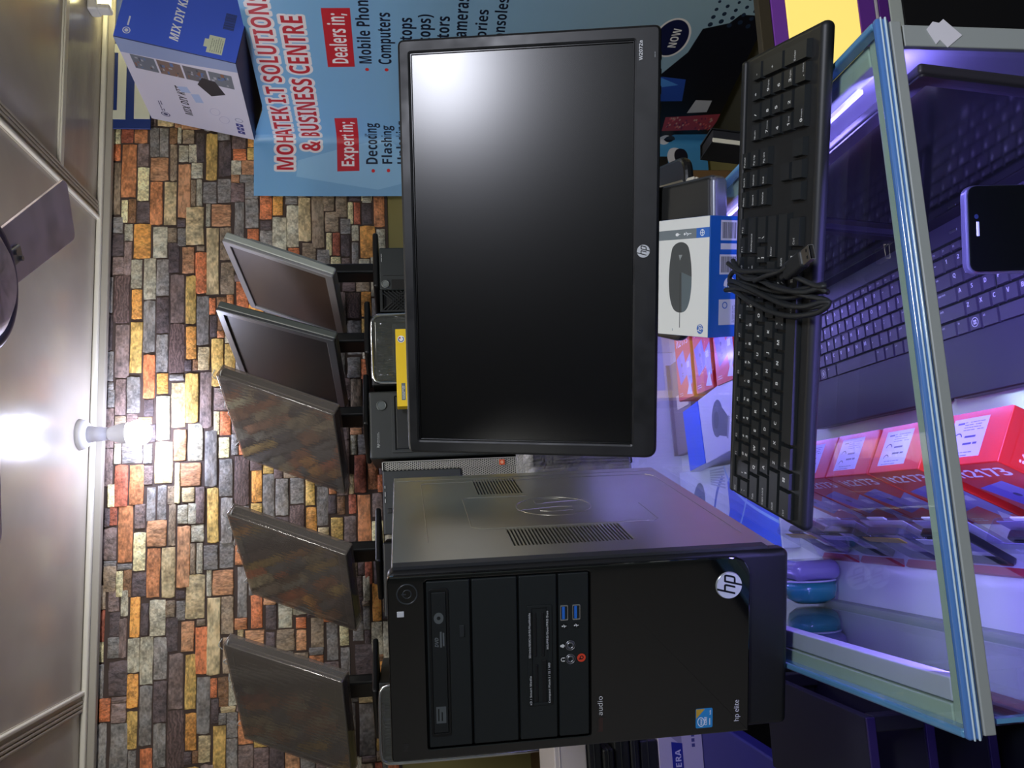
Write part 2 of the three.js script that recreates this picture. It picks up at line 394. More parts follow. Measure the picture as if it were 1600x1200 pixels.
{ const t = thing('added_wall_washer', 'added unseen strip lamp on the ceiling in front of the fan, brightening the stone wall', 'lamp', [WASH[0], HC, WASH[2]]);  // unseen fixture, added to lift the brightness of the stone wall
  mesh('lamp_housing', rb(1.24, 0.03, 0.07, 0.006, 0, -0.015, 0.02), K.white, t);
  mesh('diffuser', rb(1.2, 0.062, 0.014, 0.006), new THREE.MeshStandardMaterial({ color: 0xffffff, emissive: 0xfff8ec, emissiveIntensity: 3 }), t, [0, -0.052, -0.012], [-0.44, 0, 0]);
  for (const s of [-1, 1]) mesh('end_cap', rb(0.02, 0.07, 0.06, 0.006, s * 0.612, -0.045, 0), K.white, t); }
{ const t = thing('tube_lamp', 'bright tube lamp along the top of the back wall over the blue carton', 'lamp', [1.76, HC, -2.2]);
  mesh('lamp_housing', rb(0.66, 0.028, 0.045, 0.006, 0, -0.014, 0), K.white, t);
  mesh('tube', cyl(0.013, 0.013, 0.62, 16).rotateZ(Math.PI / 2).translate(0, -0.044, 0), new THREE.MeshStandardMaterial({ color: 0xffffff, emissive: 0xfff2b0, emissiveIntensity: 13 }), t);
  for (const s of [-1, 1]) mesh('end_cap', rb(0.018, 0.05, 0.034, 0.005, s * 0.318, -0.034, 0), K.white, t); }
{ const t = thing('ceiling_fan', 'dusty purple grey ceiling fan with wide metal blades', 'fan', [0.43, 2.1, -1.43]);
  const fanMat = M(0xe2dade, 0.5, { map: srgb(noiseTex(128, (o) => { const v = 0.62 + 0.38 * Math.min(1, 0.4 + o[1] * 0.5 + o[2] * 0.4); return [v, v * 0.97, v]; })), metalness: 0.25 });
  mesh('down_rod', cyl(0.012, 0.012, 0.13, 16, 0, 0.065, 0), fanMat, t);
  mesh('motor', lathe([[0, -0.03], [0.07, -0.03], [0.1, -0.012], [0.105, 0.005], [0.1, 0.012], [0.06, 0.03], [0, 0.035]], 40), fanMat, t);
  mesh('motor_ring', new THREE.TorusGeometry(0.112, 0.013, 10, 48).rotateX(Math.PI / 2), M(0x6f6686, 0.4, { metalness: 0.3 }), t);
  const blade = ext((() => { const s = new THREE.Shape(); s.moveTo(0.085, -0.055); s.lineTo(0.43, -0.066); s.quadraticCurveTo(0.452, -0.064, 0.452, -0.045); s.lineTo(0.437, 0.05); s.quadraticCurveTo(0.432, 0.063, 0.415, 0.062); s.lineTo(0.085, 0.05); s.closePath(); return s; })(), 0.006, 0.0015).rotateX(-Math.PI / 2);
  for (let k = 0; k < 3; k++) { const b = mesh('blade', blade, fanMat, t, [0, -0.004, 0], [0, 0.93 + k * Math.PI * 2 / 3, 0]); mesh('blade_bracket', [rb(0.09, 0.008, 0.03, 0.003, 0.11, -0.004, 0), cyl(0.005, 0.005, 0.006, 10, 0.125, -0.01, 0.008), cyl(0.005, 0.005, 0.006, 10, 0.14, -0.01, -0.008)], K.metal, b); } }

// ---------- navy sign, carton, banner on the side cabinet ----------
{ const t = thing('wall_sign', 'navy sign with large white lettering under the ceiling', 'sign', [1.145, 2.095, -2.318]);
  mesh('board', rb(0.42, 0.12, 0.006, 0.002, 0.21, 0.06, 0), M(0x233a7d, 0.4), t);
  const wm = M(0xd9dccb, 0.5); // two big block letters, the lower part of one and the top of the next
  mesh('letter', ext((() => { const s = new THREE.Shape(); s.moveTo(0.028, 0.118); s.lineTo(0.028, 0.069); s.lineTo(0.262, 0.069); s.lineTo(0.262, 0.118); s.lineTo(0.235, 0.118); s.lineTo(0.235, 0.093); s.lineTo(0.055, 0.093); s.lineTo(0.055, 0.118); s.closePath(); return s; })(), 0.003, 0.0004), wm, t, [0, 0, 0.003]);
  mesh('letter', ext(rrShape(0.03, 0.002, 0.262, 0.046, 0.001), 0.003, 0.0004), wm, t, [0, 0, 0.003]); }
const BA = 1.319, CREASE = [1.128, -2.318];
{ // shop cabinet whose flank carries the banner
  const t = thing('side_cabinet', 'shop cabinet carrying the banner on its flank and a camera kit carton on top', 'cabinet', [0, 0, 0]);
  const plan = (a) => { const p = new THREE.Shape(); p.moveTo(1.139 + a, 2.332); p.lineTo(1.9, 2.332); p.lineTo(1.9, 1.46 - a); p.lineTo(1.364 + a * 1.3, 1.46 - a); p.closePath(); return p; };
  mesh('carcass', new THREE.ExtrudeGeometry(plan(0), { depth: 1.7, bevelEnabled: false }).rotateX(-Math.PI / 2), M(0x5b5a4e, 0.6), t);
  mesh('top_board', new THREE.ExtrudeGeometry(plan(0.004), { depth: 0.014, bevelEnabled: false }).rotateX(-Math.PI / 2), M(0x4b4438, 0.5), t, [0, 1.7005, 0]); }
{ // low painted stall front facing the counter
  const t = thing('painted_board', 'low stall front painted in yellow and purple bands, the yellow given an added glow', 'board', [1.29, 0, -1.43]); const w = 1.12;
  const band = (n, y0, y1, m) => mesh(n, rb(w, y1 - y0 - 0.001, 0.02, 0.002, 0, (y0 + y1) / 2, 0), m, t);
  band('top_rail', 0.636, 0.663, M(0x4a4230, 0.6)); band('purple_band', 0.603, 0.636, M(0x9550c8, 0.5));
  band('glowing_yellow_panel', 0.445, 0.603, new THREE.MeshPhysicalMaterial({ color: 0xfbe37a, roughness: 0.5, emissive: 0xffe478, emissiveIntensity: 0.78 })); band('purple_band', 0.408, 0.445, M(0x7d3fae, 0.5)); band('white_band', 0.4, 0.408, M(0xd9d0d6, 0.5)); band('purple_band', 0.376, 0.4, M(0x6a2f96, 0.5)); band('white_band', 0.346, 0.376, M(0xd7e0d6, 0.5)); band('foot_panel', 0, 0.346, M(0x0d0d10, 0.7)); }  // yellow panel glows by itself, in place of light falling on it
{ // vinyl banner: short flat end on the wall, then along the cabinet side
  const H = 1.38, Y0 = 0.425, L = 0.9, fl = 0.188;
  const m = print(L, H, 1.45, (g, w, h) => {
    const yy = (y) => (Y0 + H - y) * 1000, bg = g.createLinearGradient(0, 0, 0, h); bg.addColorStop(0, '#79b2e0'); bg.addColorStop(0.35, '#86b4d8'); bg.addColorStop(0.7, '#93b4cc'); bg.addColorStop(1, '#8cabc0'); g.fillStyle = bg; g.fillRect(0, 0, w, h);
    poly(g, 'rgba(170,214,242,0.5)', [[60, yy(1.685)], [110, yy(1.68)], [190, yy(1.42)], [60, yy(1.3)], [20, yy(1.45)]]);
    const line = (s, x, y, hh, col, wide, o = {}) => words(g, s, x, yy(y), hh / 0.73, col, { wide, ...o });
    for (const [s, x, y, hh, wd] of [['MOHATEK I.T SOLUTIONS', 76, 1.692, 49, 632], ['& BUSINESS CENTRE', 138, 1.615, 53, 508]]) { line(s, x, y, hh, null, wd, { stroke: '#e9e4e6', sw: 16 }); line(s, x, y, hh, '#c01d2b', wd); }
    poly(g, '#c62430', [[477, yy(1.567)], [669, yy(1.567)], [671, yy(1.497)], [479, yy(1.497)]]); line('Dealers in;', 488, 1.512, 42, '#f3f1f1', 168);
    poly(g, '#c62430', [[77, yy(1.567)], [281, yy(1.567)], [283, yy(1.503)], [79, yy(1.503)]]); line('Expert in;', 90, 1.517, 38, '#f3f1f1', 178);
    const ink = '#10182e', li = (s, x, y, hh, wd, dot) => { line(s, x, y, hh, ink, wd, { bold: true }); if (dot) disc(g, '#d22', x - 18, yy(y) - hh * 0.4, 5.5, 5); };
    li('Decoding', 97, 1.449, 34, 166, 1); li('Flashing', 98, 1.406, 30, 156, 1); li('Unlocking', 98, 1.362, 30, 176, 1);
    li('Mobile Phones', 488, 1.452, 33, 246, 1); li('Computers', 488, 1.4, 34, 172, 1); li('(Desktops', 478, 1.346, 33, 168); li('& Laptops)', 470, 1.299, 33, 188); li('Projectors', 474, 1.251, 33, 180, 1); li('CCTV Cameras', 470, 1.206, 34, 246, 1); li('Accessories', 470, 1.155, 30, 210, 1); li('Game Consoles', 456, 1.108, 31, 262, 1);
    // product picture at the foot of the banner
    poly(g, '#12141f', [[0, yy(0.66)], [420, yy(0.69)], [560, yy(0.6)], [640, yy(0.585)], [662, yy(0.52)], [690, yy(0.5)], [690, yy(0.425)], [0, yy(0.425)]]);
    for (let k = 0; k < 34; k++) { const a = k % 5, b = Math.floor(k / 5); disc(g, '#20304a', 655 + b * 24 + (a % 2) * 11, yy(0.57 - a * 0.026) , 7.2 - b * 0.9, 6.6 - b * 0.85); }
    disc(g, '#e8e6ea', 606, yy(0.66), 66, 50); disc(g, '#171c45', 606, yy(0.66), 60, 44); line('NOW', 572, 0.64, 23, '#f2f2f2', 66);
    poly(g, '#2a4fae', [[372, yy(0.66)], [470, yy(0.655)], [462, yy(0.575)], [378, yy(0.56)]]); poly(g, '#4f8fe0', [[425, yy(0.655)], [466, yy(0.65)], [440, yy(0.59)]]);
    poly(g, '#b04052', [[250, yy(0.585)], [310, yy(0.59)], [330, yy(0.42)], [262, yy(0.43)]]); for (let k = 0; k < 60; k++) rect(g, ['#e06a6a', '#7d2a55', '#d8b0a0'][k % 3], 256 + rr(0, 52), yy(0.58 - rr(0, 0.14)), 8, 5);
    poly(g, '#c8cad2', [[330, yy(0.53)], [384, yy(0.52)], [384, yy(0.47)], [336, yy(0.47)]]);
    poly(g, '#4d9fd6', [[0, yy(0.62)], [190, yy(0.6)], [236, yy(0.54)], [240, yy(0.425)], [0, yy(0.425)]]);
    for (const [x, y, q] of [[130, 0.525, 1], [205, 0.56, 0.8]]) { rect(g, '#15161c', x - 42 * q, yy(y + 0.07), 44 * q, 40 * q); disc(g, '#e9e9ee', x, yy(y) - 4, 34 * q, 27 * q); disc(g, '#15182a', x + 4, yy(y) + 14 * q, 26 * q, 22 * q); }
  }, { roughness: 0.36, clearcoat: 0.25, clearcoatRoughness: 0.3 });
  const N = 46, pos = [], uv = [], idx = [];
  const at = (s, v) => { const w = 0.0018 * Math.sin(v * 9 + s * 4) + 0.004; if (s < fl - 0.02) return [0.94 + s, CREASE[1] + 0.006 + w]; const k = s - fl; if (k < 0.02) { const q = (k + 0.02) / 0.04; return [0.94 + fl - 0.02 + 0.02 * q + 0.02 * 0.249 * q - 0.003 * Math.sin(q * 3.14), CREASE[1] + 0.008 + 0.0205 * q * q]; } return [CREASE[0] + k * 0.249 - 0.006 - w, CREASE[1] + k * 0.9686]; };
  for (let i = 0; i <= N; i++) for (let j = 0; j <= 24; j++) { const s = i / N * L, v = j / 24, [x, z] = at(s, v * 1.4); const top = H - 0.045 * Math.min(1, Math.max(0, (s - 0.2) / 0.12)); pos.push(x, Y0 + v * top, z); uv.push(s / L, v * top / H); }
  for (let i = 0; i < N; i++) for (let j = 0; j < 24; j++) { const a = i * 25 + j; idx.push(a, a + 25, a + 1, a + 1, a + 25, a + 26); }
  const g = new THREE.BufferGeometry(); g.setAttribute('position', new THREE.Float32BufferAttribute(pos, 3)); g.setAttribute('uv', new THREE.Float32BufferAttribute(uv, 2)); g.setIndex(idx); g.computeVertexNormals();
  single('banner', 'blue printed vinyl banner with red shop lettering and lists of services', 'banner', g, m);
}
{ // camera kit carton on top of the cabinet
  const t = thing('carton', 'blue and white kit carton standing above the banner', 'box', [1.117, 1.777, -1.908]); t.rotation.set(-0.191, -1.531, -0.062, 'YXZ');
  const W = 0.39, H = 0.288, D = 0.26;
  mesh('box_body', rb(W, H, D, 0.003, -W / 2, H / 2, -D / 2), M(0x1f2a66, 0.5), t);
  mesh('white_side', new THREE.PlaneGeometry(W - 0.002, H - 0.002), print(W, H, 2.2, (g, w, h) => {
    rect(g, '#d2d0de', 0, 0, w, h); poly(g, '#8f9fc6', [[w * 0.84, 0], [w, 0], [w, h], [w * 0.9, h], [w * 0.86, h * 0.5]]);
    const pics = ['#6d7480', '#7d6a63', '#68686e', '#6f7680']; for (let k = 0; k < 4; k++) { const y = 22 + k * 63; rect(g, pics[k], w * 0.68, y, w * 0.16, 58); for (let q = 0; q < 14; q++) rect(g, ['#a7a9b2', '#4a4c58', '#8a5f4a', '#5c76a8'][(q + k) % 4], w * 0.68 + rr(0, w * 0.12), y + rr(0, 48), rr(4, 16), rr(3, 9)); }
    poly(g, '#2b2c34', [[w * 0.52, 200], [w * 0.64, 172], [w * 0.74, 190], [w * 0.72, 222], [w * 0.58, 240]]);
    words(g, 'MIX DIY KIT', 66, 128, 29, '#22222c', { wide: 150, italic: true });
    g.strokeStyle = '#2c2f5e'; g.lineWidth = 2.5; g.beginPath(); g.arc(44, 48, 11, 0, 7); g.stroke(); disc(g, '#2c2f5e', 44, 48, 6); scribble(g, '#5a5c78', 62, 42, 66, 2, 6, 3);
    for (const [x, y, a, b] of [[150, 150, 40, 16], [190, 120, 26, 20]]) poly(g, '#a9bde0', [[x, y], [x + a, y - 6], [x + a + 8, y + b], [x + 6, y + b + 6]]);
    g.strokeStyle = '#b6b4cc'; g.lineWidth = 1.6; for (const [x, y] of [[120, 196], [84, 216]]) { g.beginPath(); g.ellipse(x, y, 20, 13, 0.3, 0, 7); g.stroke(); }
    for (let k = 0; k < 3; k++) { rect(g, '#2a3580', 22 + k * 21, h - 42, 16, 20); rect(g, '#b8bce0', 26 + k * 21, h - 35, 8, 5); } g.strokeStyle = '#777a98'; g.beginPath(); g.arc(100, h - 30, 10, 0, 7); g.stroke();
  }, { roughness: 0.4 }), t, [-W / 2, H / 2, 0.0006]);
  mesh('blue_side', new THREE.PlaneGeometry(D - 0.002, H - 0.002), print(D, H, 2.4, (g, w, h) => {
    rect(g, '#4a69e2', 0, 0, w, h); g.strokeStyle = '#e6e8f6'; g.lineWidth = 2.2; g.beginPath(); g.arc(22, 26, 8, 0, 7); g.stroke(); disc(g, '#e6e8f6', 22, 26, 4.5); scribble(g, '#dfe3f6', 36, 24, 36, 1, 4, 4);
    words(g, 'MIX DIY KIT', 20, 146, 31, '#f4f5fb', { wide: 132, italic: true });
    rect(g, '#d8dfc6', 12, 214, 48, 38); rect(g, '#d8dfc6', 26, 205, 22, 12); scribble(g, '#8b9484', 16, 222, 40, 6, 5, 1.4); bars(g, 84, 240, 44, 26);
  }, { roughness: 0.38 }), t, [0.0006, H / 2, -D / 2], [0, Math.PI / 2, 0]);
}
// ---------- bench along the back wall with used computers ----------
{ const t = thing('bench', 'long wooden bench under the row of used computers', 'bench', [-0.02, 0, -2.06]);
  mesh('bench_top', rb(1.72, 0.03, 0.5, 0.004, 0, 1.065, 0), K.wood, t);
  mesh('front_panel', bx(1.6, 0.9, 0.012, 0, 0.52, 0.19), M(0x07070d, 0.8), t);  // dark panel added to keep the space under the bench dark
  for (const x of [-0.81, 0, 0.81]) for (const z of [-0.21, 0.21]) mesh('leg', rb(0.05, 1.05, 0.05, 0.004, x, 0.525, z), K.wood, t);
  mesh('rail', rb(1.66, 0.07, 0.025, 0.003, 0, 1.015, 0.21), K.wood, t); }
const caseMat = M(0x1f2324, 0.55), bezelMat = M(0x272c2d, 0.5), panelDark = M(0x15191a, 0.48);
function tower(name, label, x0, x1, top, zf, depth, mat = caseMat) {   // a plain case shell: origin at the middle of its front foot
  const w = x1 - x0, h = top - 1.08, t = thing(name, label, 'computer', [(x0 + x1) / 2, 1.08, zf], 0);
  mesh('case', [rb(w, h - 0.006, depth - 0.02, 0.004, 0, h / 2 + 0.003, -depth / 2 - 0.01)], mat, t);
  for (const s of [-1, 1]) for (const z of [-0.05, -depth + 0.05]) mesh('foot', cyl(0.01, 0.012, 0.008, 12, s * (w / 2 - 0.02), 0.004, z), K.rubber, t);
  return [t, w, h];
}
{ const [t, w, h] = tower('desktop_computer', 'dark grey computer tower with a round power button under the film-wrapped screen', 0.14, 0.302, 1.476, -1.95, 0.36);
  mesh('front_bezel', rb(w, h, 0.022, 0.005, 0, h / 2, -0.009), bezelMat, t);
  const d = mesh('drive_bay', frameGeo(-0.066, h - 0.096, 0.064, h - 0.06, 0.002, -0.072, h - 0.102, 0.07, h - 0.052, 0.003, 0.006), bezelMat, t, [0.004, 0, 0.002]);
  mesh('drive_flap', rb(0.126, 0.03, 0.004, 0.002, 0, h - 0.078, 0.001), panelDark, d);
  mesh('power_button', [cyl(0.009, 0.009, 0.006, 24).rotateX(Math.PI / 2), new THREE.TorusGeometry(0.0105, 0.0018, 8, 28).translate(0, 0, 0.002)], M(0x5b6263, 0.3, { metalness: 0.4 }), t, [0.046, h - 0.029, 0.003]);
  mesh('name_plate', new THREE.PlaneGeometry(0.05, 0.012), print(0.05, 0.012, 12, (g, a, b) => { rect(g, '#272c2d', 0, 0, a, b); words(g, 'hp', 6, 8.5, 8, '#aab0b0', { italic: true }); scribble(g, '#9aa0a0', 18, 4, 26, 2, 3, 1); }), t, [-0.036, h - 0.02, 0.0022]); }
{ const [t, w, h] = tower('desktop_computer', 'charcoal computer tower with a honeycomb grille under the bare screen by the banner', 0.497, 0.66, 1.444, -1.95, 0.38);
  mesh('front_panel', rb(w * 0.66, h, 0.022, 0.004, w * 0.17, h / 2, -0.009), bezelMat, t);
  mesh('grille_back', bx(w * 0.33, h - 0.004, 0.006, -w * 0.335, h / 2, -0.014), K.dark, t);
  const bars_ = []; for (let k = -4; k < 46; k++) for (const s of [-1, 1]) { const g = bx(0.0022, 0.082, 0.003); g.rotateZ(s * 0.72); const y = k * 0.0098; if (y > 0.03 && y < h - 0.03) bars_.push(g.translate(-w * 0.335, y, -0.003)); }
  mesh('grille', [...bars_, bx(w * 0.34, 0.006, 0.012, -w * 0.33, h - 0.003, -0.005), bx(0.004, h, 0.014, -w * 0.5 + 0.002, h / 2, -0.004)], panelDark, t);
  mesh('power_button', [cyl(0.007, 0.007, 0.006, 20).rotateX(Math.PI / 2), new THREE.TorusGeometry(0.0085, 0.0015, 8, 24).translate(0, 0, 0.002)], M(0x7d8382, 0.3, { metalness: 0.4 }), t, [-0.012, h - 0.014, 0.003]);
  mesh('port_recess', [rb(0.024, 0.042, 0.003, 0.001, 0, 0, 0)], K.dark, t, [-0.012, h - 0.05, 0.0015]);
  mesh('panel_seam', bx(0.0012, h - 0.02, 0.002, 0.01, h / 2, 0.002), K.dark, t); mesh('name_plate', new THREE.PlaneGeometry(0.03, 0.006), print(0.03, 0.006, 12, (g, a, b) => { rect(g, '#272c2d', 0, 0, a, b); scribble(g, '#c3c8c8', 2, 2, 26, 1, 3, 1.3); }), t, [0.058, h - 0.006, 0.0022]); }
const filmBump = noiseTex(256, (o, x) => { const v = 0.4 * Math.abs(Math.sin((x * 22 + o[0] * 0.5) * Math.PI)) * o[0] + 0.4 * o[1] + 0.2 * o[3]; return [v, v, v]; });
const film = M(0xe2e8e4, 0.1, { transmission: 0.95, thickness: 0, bumpMap: filmBump, bumpScale: 0.004 });
function rimmed(label, x0, x1, top) {
  const [t, w, h] = tower('rimmed_computer', label, x0, x1, top, -1.95, 0.36, panelDark);
  mesh('front_panel', rb(w - 0.008, h - 0.008, 0.02, 0.01, 0, h / 2, -0.008), K.gloss, t);
  mesh('silver_rim', tube((() => { const a = w / 2 - 0.003, y0 = 0.004, y1 = h - 0.003, r = 0.02, p = []; const arc = (cx, cy, a0) => { for (let k = 0; k <= 5; k++) p.push([cx + r * Math.cos(a0 + k * Math.PI / 10), cy + r * Math.sin(a0 + k * Math.PI / 10), 0.004]); }; arc(a - r, y1 - r, 0); arc(-a + r, y1 - r, Math.PI / 2); arc(-a + r, y0 + r, Math.PI); arc(a - r, y0 + r, Math.PI * 1.5); return p; })(), 0.0042, 160, 8, true), K.chrome, t);
  mesh('drive_flap', rb(w - 0.05, 0.036, 0.003, 0.001, 0, h - 0.07, 0.003), panelDark, t);
  mesh('plastic_wrap', (() => { const g = new THREE.PlaneGeometry(w - 0.012, h - 0.012, 18, 30); const p = g.attributes.position; for (let i = 0; i < p.count; i++) p.setZ(i, rr(0, 0.0035)); g.computeVertexNormals(); return g; })(), film, t, [0, h / 2, 0.008]);
  return t;
}
const rim0 = rimmed('silver-rimmed black computer in crinkled film behind the yellow carton', 0.319, 0.4915, 1.468);
copyOf(rim0, 'silver-rimmed black computer beside the large tower, its corner showing past the tower edge', [-0.4555, 1.081, -1.95]);
{ const [t, w, h] = tower('workstation', 'workstation computer with a silver honeycomb front between the large screen and the tower', -0.037, 0.133, 1.449, -1.95, 0.38);
  const silver = M(0xb9bab4, 0.4, { metalness: 0.5 });
  mesh('front_panel', rb(w, h, 0.016, 0.004, 0, h / 2, -0.012), K.dark, t);
  const hole = (x0, x1, y0, y1) => { const g = [], p = 0.0052; for (let y = y0, r = 0; y <= y1; y += p * 0.87, r++) for (let x = x0 + (r % 2) * p / 2; x <= x1; x += p) g.push(new THREE.TorusGeometry(p * 0.46, p * 0.16, 4, 6).translate(x, y, 0)); return g; };
  mesh('honeycomb_grille', [...hole(w / 2 - 0.019, w / 2 - 0.002, 0.012, h - 0.005), ...hole(-w / 2 + 0.01, w / 2 - 0.022, 0.02, h - 0.19), bx(0.0015, h, 0.008, w / 2 - 0.0008, h / 2, -0.002), bx(0.02, 0.0025, 0.006, w / 2 - 0.01, h - 0.0012, -0.001)], silver, t, [0, 0, -0.002]);
  mesh('drive_panel', rb(w - 0.022, 0.185, 0.012, 0.003, -0.011, h - 0.094, -0.002), M(0x2b3033, 0.5), t);
  mesh('maker_badge', new THREE.PlaneGeometry(0.013, 0.013), print(0.013, 0.013, 20, (g, a, b) => { rect(g, '#d8562a', 0, 0, a, b); disc(g, '#f1c9a8', a / 2, b / 2, 3.4); rect(g, '#d8562a', a / 2 - 1, b / 2 - 2, 2, 4); }), t, [w / 2 - 0.012, h - 0.285, 0.004]);
  mesh('label_print', new THREE.PlaneGeometry(0.05, 0.006), print(0.05, 0.006, 12, (g, a, b) => { rect(g, '#2b3033', 0, 0, a, b); scribble(g, '#cfd3d3', 2, 2, 44, 1, 3, 1.5); }), t, [0.012, h - 0.006, 0.0046]);
  mesh('power_button', rb(0.012, 0.012, 0.004, 0.002), panelDark, t, [-0.03, h - 0.016, 0.005]); }
{ const [t, w, h] = tower('desktop_computer', 'black computer tower almost hidden behind the large tower, carrying a wrapped screen', -0.225, -0.055, 1.452, -1.95, 0.38);
  mesh('front_bezel', rb(w, h, 0.022, 0.005, 0, h / 2, -0.009), K.black, t); mesh('drive_flap', rb(0.14, 0.04, 0.004, 0.002, 0, h - 0.06, 0.003), panelDark, t); }
{ const t = thing('yellow_carton', 'flat yellow carton standing in front of the film-wrapped silver-rimmed computer', 'box', [0.3435, 1.08, -1.865], 0.015);
  const h = 0.329, w = 0.183; mesh('carton_body', rb(w, h, 0.045, 0.002, 0, h / 2, -0.0225), M(0xe9c51c, 0.45), t);
  mesh('front_print', new THREE.PlaneGeometry(w - 0.002, h - 0.002), print(w, h, 3, (g, a, b) => { rect(g, '#efcb1e', 0, 0, a, b); disc(g, '#e9ecf2', a - 24, 12, 8.5); g.strokeStyle = '#30508c'; g.lineWidth = 2; g.beginPath(); g.arc(a - 24, 12, 6, 0.6, 5); g.stroke(); disc(g, '#b0321f', a - 21, 9, 2.2); rect(g, '#5d6a72', 14, 10, 40, 9); scribble(g, '#d9dde0', 17, 12.5, 34, 2, 3, 1.2); rect(g, '#2d2f33', 18, 80, a - 36, 140); }), t, [0, h / 2, 0.0005]); }

// ---------- the five used screens ----------
const wrapMat = M(0xc8c0ba, 0.04, { transmission: 0.86, clearcoat: 1, clearcoatRoughness: 0.04, thickness: 0, ior: 1.5, bumpMap: filmBump, bumpScale: 0.0002 });
function screenThing(label, pos, yaw, tilt, baseY, wrapped, bezelCol, screenCol, shellCol, w = 0.385, h = 0.275) {
  const t = thing(wrapped ? 'wrapped_monitor' : 'monitor', label, 'monitor', [pos[0], baseY, pos[2]], yaw, wrapped ? 'used screens wrapped in film' : undefined);
  if (!wrapped) delete t.userData.group;
  const rise = pos[1] - baseY;
  const p = mesh('display_panel', [rb(w, h, 0.02, 0.005, 0, 0, -0.011), ext(rrShape(-w * 0.4, -h * 0.4, w * 0.4, h * 0.4, 0.03), 0.022, 0.006).translate(0, 0, -0.042)], M(shellCol, 0.35), t, [0, rise, 0], [tilt, 0, 0]);
  mesh('bezel', frameGeo(-w / 2 + 0.017, -h / 2 + 0.02, w / 2 - 0.017, h / 2 - 0.017, 0.001, -w / 2, -h / 2, w / 2, h / 2, 0.006, 0.008, 0.0015), M(bezelCol, 0.32), p, [0, 0, -0.002]);
  mesh('screen', bx(w - 0.03, h - 0.03, 0.002), M(screenCol, 0.42, { specularIntensity: 0.6 }), p, [0, 0.001, 0]);
  if (wrapped) {
    mesh('plastic_wrap', rb(w + 0.007, h + 0.007, 0.034, 0.004, 0, 0, -0.0085, 2), wrapMat, p);
    const g = []; for (let k = 0; k < 7; k++) { const y = h / 2 + rr(-0.01, 0.012), x = rr(-w / 2, w / 2); g.push(tube([[x, y, 0.002], [x + rr(0.008, 0.02), y + rr(-0.003, 0.006), 0.004 + rr(0, 0.006)], [x + rr(0.02, 0.04), y - 0.004, 0.001]], 0.0011, 8, 5)); }
    mesh('wrap_crease', g, M(0xe8ecec, 0.15, { transmission: 0.4 }), p); }
  const nx = -0.05; mesh('neck', [rb(0.06, rise - 0.02, 0.028, 0.006, 0, (rise - 0.02) / 2 + 0.008, nx), rb(0.08, 0.05, 0.05, 0.006, 0, rise - 0.03, nx + 0.012)], K.blackSatin, t);
  mesh('base', [rb(0.19, 0.014, 0.15, 0.006, 0, 0.007, -0.04)], K.blackSatin, t);
  return t;
}
screenThing('bare grey-edged screen on a swooping stand, first in the row from the banner', [0.58, 1.673, -2.05], -1.40, -0.369, 1.4455, false, 0x77787c, 0x40342e, 0x8d9490, 0.37, 0.27);
screenThing('bare black screen second in the row from the banner, a wrapped one close before it', [0.4, 1.681, -2.05], -1.25, -0.33, 1.4705, false, 0x3a3c40, 0x0f0f11, 0x4a504e, 0.36, 0.285);
const w0 = screenThing('film-wrapped screen with pale reflections, third in the row from the banner, close to the bulb', [0.213, 1.682, -2.05], -1.10, -0.43, 1.478, true, 0x1c1d20, 0x221e1c, 0x1c2020, 0.365, 0.29);
const w1 = copyOf(w0, 'film-wrapped brownish screen fourth in the row from the banner, right behind the large tower', [-0.119, 1.456, -2.05], -0.99);
const w2 = copyOf(w0, 'film-wrapped dark screen last in the row, farthest along from the banner', [-0.43, 1.4705, -2.05], -0.77);
